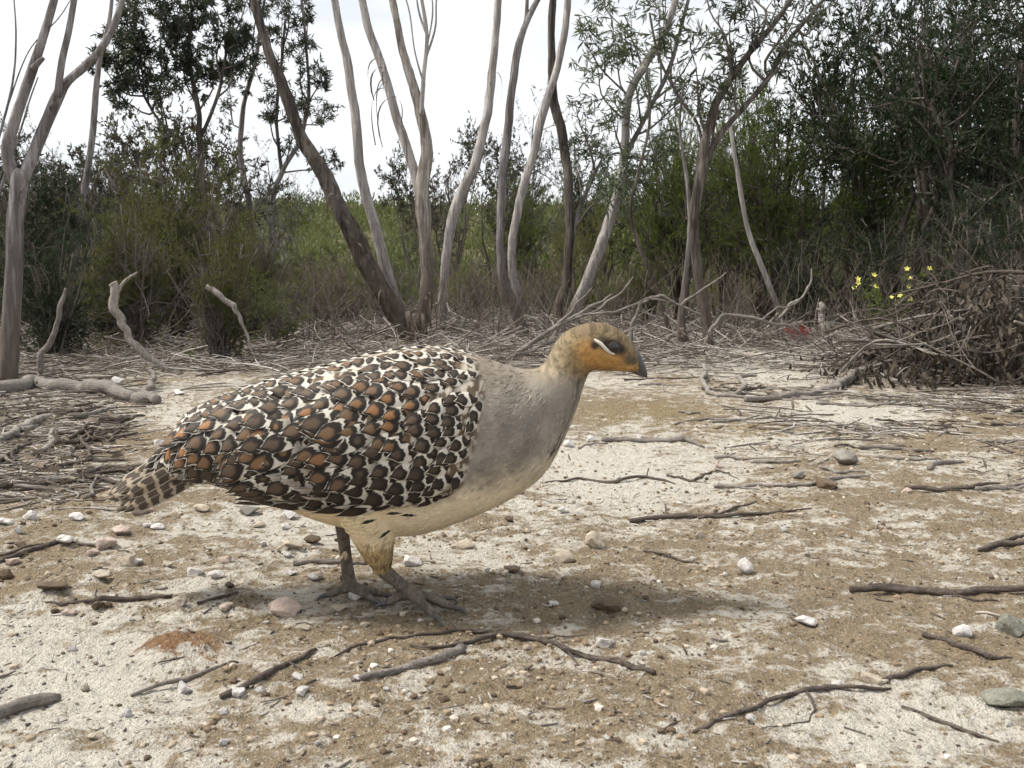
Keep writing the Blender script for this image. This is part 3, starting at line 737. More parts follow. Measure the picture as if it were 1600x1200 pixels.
t = tree_root('bare_sapling', 60, 520, 5.2, 'leafless sapling of thin curved twigs beyond the forked trunk')
for q in ([(-40, 560, 9), (-30, 380, 8), (0, 300, 6), (30, 210, 4), (45, 160, 3), (60, 120, 2)], [(-30, 400, 5), (-10, 250, 5), (18, 140, 4), (25, 60, 3), (20, -20, 2)], [(14, 160, 3), (45, 80, 2), (90, 30, 2), (110, 0, 1.5)], [(0, 300, 3), (20, 250, 3), (60, 250, 2), (90, 262, 1.5)]):
    limb_part('stem', t, q, 5.2, M_GREY, sides=6, foot=0.0 if q[0][1] > 500 else None)

# ------------------------------------------------------------------ bushes
for i, (mould, px, d, top, rz, w, lab) in enumerate([
    ('fine', 345, 4.35, 345, 0.3, 0.75, 'low fine-leaved olive bush spreading beside the pale curved dead branch'),
    ('fine', 215, 4.9, 300, 2.1, 0.8, 'fine-leaved olive bush directly behind the curved dead branch'),
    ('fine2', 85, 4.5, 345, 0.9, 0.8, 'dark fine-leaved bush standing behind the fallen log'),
    ('fine', 285, 5.9, 205, 4.0, 0.75, 'tallest olive bush, its crown breaking the skyline under the dense gum'),
    ('fine2', 60, 6.4, 195, 5.1, 0.8, 'tall dark bush rising behind the fork of the grey trunk'),
    ('open', 150, 7.0, 180, 1.4, 0.9, 'open dull purple bush with sky showing through by the thin pale gum'),
    ('fine', 395, 5.6, 300, 3.3, 0.7, 'olive bush with yellowing tips below the airy gum'),
    ('heath', 440, 5.0, 420, 0.4, 1.0, 'low pale green bush in front of the leaning dark stem'),
    ('open', 20, 7.6, 180, 3.7, 0.9, 'open purplish bush beyond the tall dark bush'),
    ('open', 230, 7.6, 175, 0.6, 0.9, 'open purplish bush under the dense leaf clumps of the dark gum'),
    ('open', 330, 8.4, 190, 2.6, 0.9, 'thin purplish bush between the dark gum and the airy gum'),
    ('gumtop', 830, 11.0, 170, 1.0, 0.6, 'small leafy gum showing between the slanting pale trunks'),
    ('open', 660, 11.0, 240, 4.0, 0.7, 'see-through bush on the skyline behind the forked pale stem'),
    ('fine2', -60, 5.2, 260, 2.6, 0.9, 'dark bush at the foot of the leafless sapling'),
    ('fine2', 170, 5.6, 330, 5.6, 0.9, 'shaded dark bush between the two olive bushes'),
    ('twiggy', 500, 6.4, 400, 1.0, 1.0, 'brown twiggy bush behind the foot of the leaning dark stem'),
    ('twiggy', 545, 7.4, 390, 2.0, 1.1, 'rusty twiggy bush between the dark and the pale mallee stems'),
    ('heath', 480, 8.0, 370, 0.2, 1.2, 'bright heath bush beyond the brown twiggy one'),
    ('twiggy', 740, 8.0, 395, 4.0, 1.1, 'rust-coloured twiggy bush beyond the curving pale stem'),
    ('heath', 600, 8.8, 385, 5.0, 1.2, 'green heath bush seen between the mallee stems'),
    ('open', 770, 10.0, 205, 2.2, 0.7, 'thin crowned purplish tree-bush rising against the sky between the pale trunks'),
    ('open', 700, 13.0, 200, 0.7, 0.7, 'thin dull crown far beyond the heath against the sky'),
    ('green', 800, 9.5, 270, 0.5, 0.5, 'narrow green bush behind the two crossing trunks'),
    ('yellow', 905, 8.8, 275, 1.5, 0.6, 'yellow-green bush glowing behind the kinked dark trunk'),
    ('twiggy', 850, 8.2, 400, 3.0, 1.1, 'tangled brown bush at the feet of the slanting trunks'),
    ('green', 1065, 7.9, 150, 2.9, 0.6, 'bright green bush with bare lower stems behind the crooked dark trunk'),
    ('green', 1200, 7.6, 120, 4.4, 0.7, 'largest bright green bush, rounded crown over dark bare stems'),
    ('green', 1130, 8.6, 130, 1.1, 0.6, 'green bush wedged between its two larger neighbours'),
    ('green', 1330, 7.2, 190, 5.4, 0.6, 'deep green bush leaning against the great dark tree'),
    ('fine2', 1255, 6.7, 350, 0.6, 0.8, 'dark undergrowth bush behind the red-leaved plant'),
    ('fine', 1010, 7.4, 400, 3.9, 0.9, 'low dim bush under the drooping gum leaves'),
    ('fine2', 1390, 6.4, 330, 2.4, 0.9, 'dark bush behind the yellow-flowered plant'),
    ('fine2', 1500, 5.6, 300, 4.6, 0.8, 'black-green bush rising behind the heap of dead branches'),
    ('fine2', 1620, 4.9, 250, 1.7, 0.8, 'dense dark bush at the far end of the heap of dead branches'),
    ('twiggy', 1150, 6.6, 420, 0.8, 1.0, 'grey twiggy bush at the foot of the bowed dead pole'),
    ('fine', 1800, 5.4, 260, 2.2, 0.9, 'olive bush beyond the far end of the heap of dead branches'),
    ('green', 1980, 7.5, 180, 3.2, 0.8, 'green bush beyond the last dark tree'),
    ('fine', -230, 5.0, 280, 1.2, 0.9, 'olive bush beyond the leafless sapling'),
    ('twiggy', 960, 7.6, 420, 5.2, 1.0, 'grey-brown twiggy bush under the pale leaning gum'),
]):
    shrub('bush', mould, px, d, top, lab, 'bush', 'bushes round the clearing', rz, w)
for i, (px, d, top, rz, w, lab) in enumerate([
    (1420, 6.9, -110, 0.4, 0.85, 'great dark tree with broad dense crown over the heap of dead branches'),
    (1560, 6.3, -90, 2.5, 0.8, 'dark dense tree next to the great dark tree, reaching down to the bushes'),
    (1320, 8.2, -40, 4.1, 0.7, 'dark tree with sky glinting through, between the great tree and the green bushes'),
    (1500, 8.6, -60, 5.5, 0.9, 'dark tree filling the gap behind the great dark tree'),
    (1680, 7.2, -60, 1.2, 0.9, 'dark tree beyond the dense dark bush'),
]):
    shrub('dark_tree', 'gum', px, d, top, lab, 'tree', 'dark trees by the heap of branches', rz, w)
rng = np.random.default_rng(5)
BACK = ['thin tree far behind the dark bush under the leafless sapling', 'open crowned tree far behind the leafless sapling', 'thin leafy tree far behind the fork of the grey trunk', 'open tree far behind the thin pale gum',
        'slim leafy tree far behind the open purple bush', 'open tree far behind the dense dark gum', 'leafy small tree far behind the tallest olive bush', 'open small tree far behind the airy gum',
        'shaded leafy tree behind the pale leaning gum', 'green tree behind the bush with bare lower stems', 'dark tree behind the wedged green bush', 'green tree behind the largest bright green bush',
        'dark tree behind the deep green bush', 'green tree deep in the shade behind the great dark tree', 'dark tree deep in the shade behind the yellow-flowered plant', 'green tree deep behind the heap of dead branches']
for i in range(16):     # back row that closes the wood
    px = [-120, -40, 30, 100, 180, 250, 340, 420, 960, 1040, 1110, 1180, 1260, 1350, 1450, 1560][i] + rng.uniform(-15, 15)
    d = rng.uniform(10.5, 12.5)
    lft = px < 600
    m = ('gumtop' if i % 2 else 'open') if lft else ('green' if i % 2 else 'gum')
    shrub('background_tree', m, px, d, (rng.uniform(195, 230) if px < 380 else 240) if lft else rng.uniform(170, 260), BACK[i],
          'tree', ('trees behind the olive bushes' if lft else 'trees behind the green bushes'), rng.uniform(0, 6), 0.7)

# small plants
def small_plant(name, px, d, h, n, leaf, L, W, label, seed, cat='plant', spread=0.5):
    rng = np.random.default_rng(seed)
    f = stand(px, d); e = empty(name, f); tag(e, label, cat)
    a = rng.uniform(0, 6.28, n); K = 5; tt = np.linspace(0, 1, K)
    dx = np.stack([np.cos(a), np.sin(a)], 1) * rng.uniform(0.1, 1, (n, 1)) * spread * h
    P = np.zeros((n, K, 3)); P[:, :, :2] = dx[:, None, :] * tt[None, :, None] ** 1.2
    P[:, :, 2] = (h * rng.uniform(0.5, 1, n))[:, None] * tt[None] - 0.01 * (tt[None] == 0)
    R = np.full((n, K), 0.003) * np.linspace(1, 0.4, K)
    obj('stems', mesh_np('stems', *tubes(P, R, 5, False), M_TWIG), e)
    b, tan = sample_along(rng, P, 22, 0.2, 1.0)
    dd = norm(tan * 0.4 + rand_unit(rng, len(b)) * 0.9)
    v, fs = leaves(rng, b, dd, L * rng.uniform(.6, 1.2, len(b)), W)
    obj('leaves', mesh_np('leaves', v, fs, leaf, False), e)
    return e, P
small_plant('red_leaved_plant', 1245, 5.4, 0.10, 30, L_RED, 0.016, 0.006, 'low plant with crimson leaves at the foot of the bowed dead pole', 3, spread=1.0)
e, P = small_plant('flowering_plant', 1385, 5.2, 0.42, 16, L_GREEN, 0.035, 0.013, 'small leafy plant carrying pale yellow flowers in front of the dark bush', 4, spread=0.45)
t = NT('yellow_petal'); M_PETAL = t.done(t.bsdf(t.mix(t.noise(t.coord(), 90), (0.75, 0.72, 0.25), (0.62, 0.55, 0.08)), 0.6))
pm = bmesh.new()
for k in range(5):
    a = k * 2 * math.pi / 5
    vs = [pm.verts.new(p) for p in ((0, 0, 0), (.010 * math.cos(a - .5), .010 * math.sin(a - .5), .002), (.017 * math.cos(a), .017 * math.sin(a), .005), (.010 * math.cos(a + .5), .010 * math.sin(a + .5), .002))]
    pm.faces.new(vs)
fl = bpy.data.meshes.new('flower'); pm.to_mesh(fl); fl.materials.append(M_PETAL)
rng = np.random.default_rng(8)
for k in range(12):
    o = obj('flower', fl, e, P[k, -1] + [0, 0, 0.004]); o.rotation_euler = (rng.uniform(0.6, 1.4), rng.uniform(-.5, .5), rng.uniform(-.6, .6))

# far slope of heath, one mass
def heath_slope():
    rng = np.random.default_rng(33)
    n = 4600
    y = 9.5 + 38 * rng.uniform(0, 1, n) ** 1.4; x = rng.uniform(-1.15, 1.15, n) * y
    z = height(x, y)
    r = 0.27 * (0.6 + 1.1 * rng.uniform(0, 1, n) ** 2) * (0.8 + y / 50)
    per = 60
    u = rand_unit(rng, n * per) * rng.uniform(0.5, 1, (n * per, 1)) ** 0.5
    u[:, 2] = np.abs(u[:, 2]) * 1.3
    b = np.repeat(np.stack([x, y, z], 1), per, 0) + u * np.repeat(r, per)[:, None]
    d = norm(u * 0.7 + rand_unit(rng, n * per) * 0.7 + [0, 0, 0.5])
    s = np.repeat(0.05 + y * 0.0035, per)
    v, f = leaves(rng, b, d, s * rng.uniform(.7, 1.4, n * per), s * 0.3)
    tag(obj('heath', mesh_np('heath', v, f, L_HEATH, False)), 'bright green heath covering the far slope beyond the mallee stems', 'heath', kind='stuff')
heath_slope()
def dry_stems():
    rng = np.random.default_rng(55)
    n = 3800
    y = rng.uniform(5.2, 11, n); x = rng.uniform(-0.9, 0.9, n) * y
    keep = (fbm(x * 1.1, y * 1.1, 140, 3) > .45)
    x = x[keep]; y = y[keep]; n = len(x)
    L = rng.uniform(.12, .55, n); K = 6; tt = np.linspace(0, 1, K)
    ln = rng.normal(0, .35, (n, 2)); bd = rng.normal(0, .25, (n, 2))
    P = np.zeros((n, K, 3))
    P[:, :, 0] = x[:, None] + L[:, None] * (ln[:, :1] * tt + bd[:, :1] * tt ** 2)
    P[:, :, 1] = y[:, None] + L[:, None] * (ln[:, 1:] * tt + bd[:, 1:] * tt ** 2)
    P[:, :, 2] = height(x, y)[:, None] - .01 + L[:, None] * tt
    P[:, 1:-1] += rng.normal(0, .008, (n, K - 2, 3))
    R = np.full((n, 1), 1.0) * (0.0018 + 0.0028 * rng.uniform(0, 1, (n, 1)) ** 2) * np.linspace(1, .4, K)[None]
    g = Geo(); g.add(*tubes(P, R, 4, False))
    P1, R1 = grow(rng, P, R, 3, .3, 1, .14, 4, .8, .7, .1, .25); g.add(*tubes(P1, R1, 3, False))
    tag(obj('dry_stems', g.mesh('dry_stems', M_TWIG)), 'thin dry upright stems crowding the ground under the bushes', 'undergrowth', kind='stuff')
dry_stems()
# ------------------------------------------------------------------ dead wood
M_STICK = wood_mat('dark_stick', (0.085, 0.066, 0.054), (0.045, 0.035, 0.03), (0.20, 0.165, 0.14))
M_STICKGREY = wood_mat('grey_stick', (0.21, 0.185, 0.165), (0.135, 0.115, 0.10), (0.32, 0.29, 0.26))
M_STICKPALE = wood_mat('weathered_stick', (0.42, 0.385, 0.35), (0.30, 0.27, 0.24), (0.15, 0.125, 0.105))
M_STAND = wood_mat('weathered_standing_wood', (0.46, 0.42, 0.38), (0.33, 0.295, 0.26), (0.17, 0.145, 0.12), .25, (90, 90, 14))
def stick(name, lines, mat, label, cat='stick', group=None, lift=0.0, rough=0.14, sides=8, dist=None, lay=True):
    """lines: [(px, py, width px), ...]; the first is the main one; lies on the ground unless dist is given (then upright at that depth)"""
    g = Geo(); ref = None
    for li, ln in enumerate(lines):
        P = []
        for q in ln:
            px, py, w = q[:3]
            if dist is None:
                p = gp(px, py); r = 0.5 * w * p[1] / F
                p[2] += r * 0.75 + lift + (q[3] if len(q) > 3 else 0.0)
            else:
                p = at(px, py, dist + (q[3] if len(q) > 3 else 0.0)); r = 0.40 * w * dist / F
            P.append([*p, r])
        P = np.array(P)
        kr = np.random.default_rng(int(abs(ln[0][0]) * 3 + abs(ln[0][1])) + li)
        if len(P) > 1:
            for _ in range(2):
                md = (P[1:] + P[:-1]) / 2; sl = np.linalg.norm(P[1:, :3] - P[:-1, :3], axis=1)[:, None]
                md[:, :3] += kr.normal(0, .045, (len(md), 3)) * sl * [1, 1, .5 if dist is None else 1]
                Z = np.empty((len(P) + len(md), 4)); Z[0::2] = P; Z[1::2] = md; P = Z
        n = max(8, int(np.linalg.norm(np.diff(P[:, :3], axis=0), axis=1).sum() / 0.008)); n = min(n, 90)
        Q = smooth_line(P, n)
        j = np.arange(n)
        wob = np.stack([fbm(j * .18, 0 * j + li, 61, 3) - .5, fbm(j * .18, 0 * j + li + 5, 62, 3) - .5, fbm(j * .18, 0 * j + 9, 63, 3) - .5], 1) * Q[:, 3:4] * (1.8 if dist is None else 1.0)
        C = Q[:, :3] + wob * [1, 1, .4]
        Q[:, 3] *= (1 + (.56 if ln[0][2] < 12 else .22) * (fbm(j * .22, 0 * j + 3 * li + ln[0][0] % 7, 64, 3) - .5)) * (1 - .35 * sstep(.9, 1, j / (n - 1)))
        if dist is None:
            C[:, 2] = np.maximum(C[:, 2], height(C[:, 0], C[:, 1]) + Q[:, 3] * 0.35)
        if ref is None: ref = np.array([C[0, 0], C[0, 1], gz(C[0, 0], C[0, 1])])
        g.add(*tubes((C - ref)[None], Q[None, :, 3], sides, True, rough, 5 + li))
    o = obj(name, g.mesh(name, mat), None, ref)
    return tag(o, label, cat, group)

stick('fallen_log', [[(-40, 622, 26), (50, 606, 22), (130, 613, 21), (200, 625, 20), (242, 632, 22)], [(232, 630, 12), (236, 612, 10, .015), (233, 598, 7, .04)]], M_STICKGREY, 'grey fallen log with a short upright stub by the forked trunk', 'log', sides=16, rough=.07)
stick('fallen_stick', [[(-20, 1132, 24), (20, 1112, 22), (60, 1100, 21), (92, 1094, 17)]], M_STICKGREY, 'thick blunt grey-brown stick end on the pale sand', sides=12)
stick('fallen_branch', [[(1022, 1055, 9), (965, 1036, 9), (915, 1028, 9), (872, 1010, 9), (832, 1000, 9), (780, 994, 11), (735, 1006, 8), (690, 1012, 6), (640, 1010, 5)], [(785, 992, 7), (715, 986, 6), (650, 994, 6), (590, 1003, 6), (550, 1012, 6), (522, 1028, 4)], [(878, 1012, 5), (895, 1028, 4), (905, 1040, 3)], [(835, 1000, 4), (880, 996, 3), (915, 993, 2)]], M_STICK, 'long dark forked branch lying in front of the feet of the bird', 'branch')
stick('fallen_stick', [[(722, 1018, 15), (680, 1034, 14), (622, 1050, 13), (575, 1058, 12), (548, 1064, 8)]], M_STICKGREY, 'stout grey stick tucked under the long dark forked branch', sides=10)
stick('fallen_stick', [[(345, 1093, 9), (398, 1066, 10), (448, 1040, 9), (492, 1016, 7)], [(452, 1038, 5), (470, 1048, 4)]], M_STICK, 'dark tapering stick resting across a white stone')
stick('fallen_stick', [[(205, 1088, 5), (290, 1064, 7), (325, 1050, 7), (358, 1036, 4)]], M_STICKGREY, 'slim grey stick across the brown earth patch')
stick('fallen_branch', [[(985, 818, 9), (1045, 810, 8), (1120, 808, 8), (1190, 805, 5), (1268, 795, 3)], [(1092, 808, 5), (1140, 800, 5), (1182, 784, 3)], [(1043, 810, 4), (1040, 800, 3, .01)]], M_STICK, 'dark thin branch lying across white sand before the bird', 'branch')
stick('fallen_stick', [[(852, 752, 3), (905, 748, 4), (960, 755, 6), (1010, 748, 5), (1055, 757, 3)], [(1010, 748, 3), (1013, 742, 2, .012)]], M_STICK, 'thin wavy stick with one raised bud on the brightest sand')
stick('fallen_stick', [[(1328, 925, 12), (1410, 925, 14), (1500, 930, 13), (1620, 924, 10)], [(1440, 927, 6), (1520, 940, 5), (1560, 940, 4)]], M_STICK, 'thick splintered dark stick lying level on sandy soil', sides=10)
stick('fallen_branch', [[(1085, 1146, 7), (1160, 1112, 8), (1240, 1086, 8), (1300, 1076, 8), (1392, 1078, 6)], [(1372, 1068, 7), (1420, 1052, 9), (1488, 1040, 6)], [(1260, 1082, 4), (1275, 1110, 4), (1265, 1128, 3), (1190, 1138, 2)]], M_STICK, 'long curving dark branch passing beside the buff stones', 'branch')
stick('fallen_stick', [[(1442, 994, 7), (1500, 1014, 10), (1556, 1031, 8), (1582, 1030, 3)]], M_STICK, 'short straight dark stick near the mossy stone')
stick('fallen_stick', [[(1408, 1104, 4), (1462, 1128, 7), (1510, 1145, 6), (1560, 1160, 5)]], M_STICK, 'slim dark stick sloping over the pale grey sand')
stick('fallen_stick', [[(1005, 862, 3), (1050, 873, 4), (1092, 881, 4)]], M_STICK, 'fine dark twig ending at a small white pebble', 'twig')
stick('fallen_stick', [[(95, 941, 6), (180, 937, 9), (268, 934, 7)], [(120, 938, 5), (100, 948, 5), (70, 944, 4)]], M_STICK, 'dark flattish stick on the gravelly soil behind the pale sand')
stick('fallen_stick', [[(308, 944, 4), (340, 936, 5), (372, 929, 4)]], M_STICK, 'short dark twig by the pinkish stone', 'twig')
stick('fallen_branch', [[(-20, 886, 6), (45, 862, 7), (90, 848, 6), (150, 855, 5), (200, 863, 4)], [(-20, 872, 4), (40, 856, 4), (90, 848, 3)]], M_STICK, 'thin bent branch next to the large faceted pink stone', 'branch')
stick('fallen_stick', [[(458, 884, 9), (510, 881, 9), (575, 882, 6)]], M_STICKGREY, 'flat splintered stick behind the feet of the bird')
stick('fallen_stick', [[(5, 690, 13), (40, 670, 14), (78, 652, 11)], [(38, 676, 10), (60, 668, 8)]], M_STICKPALE, 'split pale piece of wood in the dark litter')
stick('fallen_stick', [[(52, 712, 10), (82, 698, 10), (84, 686, 6, .02)]], M_STICKPALE, 'pale forked wood chunk in the dark litter')
stick('fallen_branch', [[(940, 690, 7), (1000, 692, 8), (1070, 690, 9), (1100, 700, 5)], [(905, 702, 4), (950, 694, 5)]], M_STICKGREY, 'grey flat branch at the back edge of the brightest sand', 'branch')
stick('fallen_stick', [[(1530, 862, 7), (1560, 852, 9), (1600, 850, 9), (1640, 846, 8)], [(1560, 852, 7), (1600, 838, 5)]], M_STICK, 'black broken stick at the border of the clearing')
stick('fallen_log', [[(1165, 628, 8), (1240, 620, 12), (1310, 606, 15), (1352, 590, 15), (1392, 570, 13, .02)]], M_STICKGREY, 'grey log sloping up onto the heap of dead branches', 'log', sides=12)
stick('fallen_branch', [[(1098, 586, 7, .03), (1104, 608, 8), (1122, 620, 8), (1150, 618, 7), (1180, 598, 6, .02)], [(1122, 620, 7), (1170, 622, 6), (1240, 624, 5)]], M_STICKPALE, 'pale forked branch beyond the ochre soil', 'branch')
stick('fallen_branch', [[(1140, 556, 8), (1210, 568, 10), (1290, 576, 9)], [(1180, 563, 5), (1240, 580, 4)]], M_STICKPALE, 'straight pale branch lying on litter beyond the forked one', 'branch')
stick('fallen_branch', [[(784, 572, 9), (812, 548, 9), (850, 522, 9), (884, 502, 8), (925, 478, 6, .1), (955, 460, 4, .2)], [(802, 580, 7), (815, 556, 7), (850, 538, 7), (905, 515, 6)], [(855, 520, 6), (890, 490, 5), (905, 470, 4), (925, 450, 3)], [(880, 505, 6), (930, 486, 5), (965, 462, 4), (990, 432, 3)], [(860, 518, 4), (840, 500, 4), (820, 492, 3)], [(905, 492, 5), (960, 488, 5), (1010, 466, 4), (1040, 470, 3)]],
      M_STICKGREY, 'spreading grey dead branch propped up behind the neck of the bird', 'branch', dist=4.3)
stick('dead_branch', [[(176, 442, 15), (178, 470, 17), (188, 505, 16), (205, 535, 15), (228, 555, 14), (262, 577, 9), (272, 586, 7)], [(178, 462, 8), (195, 440, 6), (215, 425, 4)]], M_STAND, 'pale curved dead branch standing in front of the olive bushes', 'branch', dist=3.75, sides=12)
stick('dead_branch', [[(60, 590, 13), (85, 520, 11), (98, 470, 9), (102, 450, 6)]], M_STICKGREY, 'grey leaning dead stem between the log and the dark bush', 'branch', dist=3.7, sides=10)
stick('dead_branch', [[(322, 448, 9), (345, 462, 12), (364, 478, 11), (380, 510, 6), (392, 545, 5), (398, 590, 5)]], M_STAND, 'short pale dead branch poking out of the low olive bush', 'branch', dist=4.2, sides=10)
stick('stump', [[(1290, 530, 16), (1286, 505, 14), (1284, 480, 13), (1281, 472, 9)], [(1288, 492, 8), (1278, 482, 7)]], M_STAND, 'small broken pale stump beside the red-leaved plant', 'stump', dist=5.4, sides=10)
for k, ln in enumerate([[(1212, 500, 6), (1235, 475, 6), (1262, 450, 5), (1268, 420, 4)], [(1195, 515, 5), (1215, 490, 5)], [(1218, 492, 5), (1222, 530, 5)]]):
    stick('dead_branch', [ln + [(ln[-1][0] + 4, 535, 4)] if k == 1 else ([(ln[0][0], 540, 6)] + ln)], M_STAND, ['bare pale branch forked upward beside the stump', 'thin prop of dead wood under the bowed pole', 'short upright dead stick at the foot of the bowed pole'][k], 'branch', dist=5.6)
stick('dead_branch', [[(985, 540, 8), (1000, 475, 6), (1035, 462, 6), (1065, 478, 5), (1095, 492, 5), (1120, 540, 5)], [(1065, 478, 5), (1100, 450, 4), (1135, 425, 3)]], M_STICKGREY, 'arched grey dead branch in front of the broken stem', 'branch', dist=4.8)
stick('dead_branch', [[(1100, 540, 7), (1130, 492, 6), (1190, 500, 6), (1245, 515, 6), (1270, 545, 5)], [(1190, 500, 4), (1215, 480, 4), (1250, 470, 3)]], M_STICKGREY, 'low arched dead branch reaching towards the red-leaved plant', 'branch', dist=4.9)

rng = np.random.default_rng(47)
for i in range(46):
    px = rng.uniform(1020, 1640); py = rng.uniform(600, 770) if i < 30 else rng.uniform(545, 610)
    a = rng.normal(0, .35); L = rng.uniform(60, 190) * (.6 + .4 * (py - 520) / 250); w = rng.uniform(4, 9) * (.5 + .5 * (py - 520) / 250)
    dx, dy = L * math.cos(a), L * math.sin(a) * .22
    pts = [(px - dx / 2, py - dy / 2, w), (px - dx * .15, py - dy * .15 + rng.normal(0, 4), w), (px + dx * .2, py + dy * .2 + rng.normal(0, 4), w * .85), (px + dx / 2, py + dy / 2, w * .5)]
    lines = [pts]
    if i % 2: lines.append([(pts[1][0], pts[1][1], w * .6), (pts[1][0] + dx * .25, pts[1][1] + rng.normal(0, 7) + 2, w * .35)])
    c = int(rng.integers(3))
    stick('fallen_stick', lines, (M_STICK, M_STICKGREY, M_STICKPALE)[c], ('dark loose stick lying in the litter before the heap of branches', 'grey loose stick lying in the litter before the heap of branches', 'bleached loose stick lying in the litter before the heap of branches')[c], 'stick', 'loose sticks before the heap', sides=6)
for i in range(34):
    px = rng.uniform(-40, 215); py = rng.uniform(640, 775)
    a = rng.normal(-.5, .6); L = rng.uniform(50, 170); w = rng.uniform(4, 10)
    dx, dy = L * math.cos(a), L * math.sin(a) * .35
    pts = [(px - dx / 2, py - dy / 2, w), (px, py + rng.normal(0, 5), w * .9), (px + dx / 2, py + dy / 2, w * .45)]
    lines = [pts]
    if i % 2: lines.append([(px, py, w * .6, .004), (px + dx * .3, py + rng.normal(0, 12), w * .35, .012)])
    stick('fallen_stick', lines, M_STICK if i % 4 else M_STICKGREY, 'thin dark stick in the tangle in front of the fallen log' if i % 4 else 'thin grey stick in the tangle in front of the fallen log', 'stick', 'sticks tangled before the log', sides=6, lift=.004)
# branches of the heap
rng = np.random.default_rng(91)
for i in range(110):
    px = rng.uniform(1340, 1680); d = rng.uniform(3.25, 4.6)
    f = stand(px, d); hgt = 0.46 * math.exp(-((px - 1545) / 170.0) ** 2) * (1 - abs(d - 3.9) / 1.6)
    a = rng.uniform(0, 2 * math.pi); L = rng.uniform(0.25, 0.75); K = 14
    z0 = rng.uniform(0.02, 1.0) * max(hgt, 0.03); dz = rng.uniform(-0.25, 0.35) * L
    c = np.array([f[0], f[1], f[2] + z0 + .01])
    dv = np.array([math.cos(a), math.sin(a) * .7, 0]) * L
    pts = np.array([c - dv * .5 - [0, 0, dz * .5], c - dv * .15 + rng.normal(0, .03, 3), c + dv * .2 + rng.normal(0, .04, 3), c + dv * .5 + [0, 0, dz * .5]])
    pts[:, 2] = np.maximum(pts[:, 2], f[2] + 0.012)
    Q = smooth_line(pts, K); r = rng.uniform(0.003, 0.009)
    R = r * np.linspace(1, .35, K)
    g = Geo(); g.add(*tubes((Q - f)[None], R[None], 7, True, .15, i))
    P1, R1 = grow(rng, Q[None], R[None], 5, .3, 1, L * .4, 7, .8, .7, .15, .2)
    g.add(*tubes(P1 - f, R1, 5, False))
    P2, R2 = grow(rng, P1, R1, 2, .3, 1, L * .16, 5, .8, .7, .0, .25)
    g.add(*tubes(P2 - f, R2, 4, False))
    o = obj('heap_branch', g.mesh('heap_branch', [M_STICK, M_STICK, M_STICKGREY, M_STICK, M_STICKPALE][i % 5]), None, f)
    tag(o, ['dark dead branch tangled in the heap', 'dark dead branch tangled in the heap', 'grey dead branch tangled in the heap', 'dark dead branch tangled in the heap', 'bleached dead branch tangled in the heap'][i % 5], 'branch', 'branches of the heap')
def heap_leaves():
    rng = np.random.default_rng(92)
    n = 4200
    px = rng.normal(1545, 95, n); d = rng.uniform(3.2, 4.5, n)
    x = (px - 800) / F * d; z = height(x, d)
    hg = 0.42 * np.exp(-((px - 1545) / 140.0) ** 2) * (1 - np.abs(d - 3.8) / 1.4)
    b = np.stack([x, d, z + 0.015 + np.maximum(hg, 0.03) * rng.uniform(0.0, 1.0, n)], 1)
    dr = norm(rand_unit(rng, n) * .6 + [0, 0, -0.8])
    v, f = leaves(rng, b, dr, 0.06 * rng.uniform(.4, 1.2, n), 0.012, .25, 'gum')
    v[:, 2] = np.maximum(v[:, 2], height(v[:, 0], v[:, 1]) + 0.003)
    tag(obj('dead_leaves', mesh_np('dead_leaves', v, f, L_DRYDARK, False)), 'brown withered leaves hanging through the heap of dead branches', 'leaves', kind='stuff')
L_DRYDARK = leaf_mat('withered_leaf', (0.030, 0.025, 0.020), (0.075, 0.058, 0.042), (0.20, 0.155, 0.10), 0.12, 0.7, dry=True)
heap_leaves()

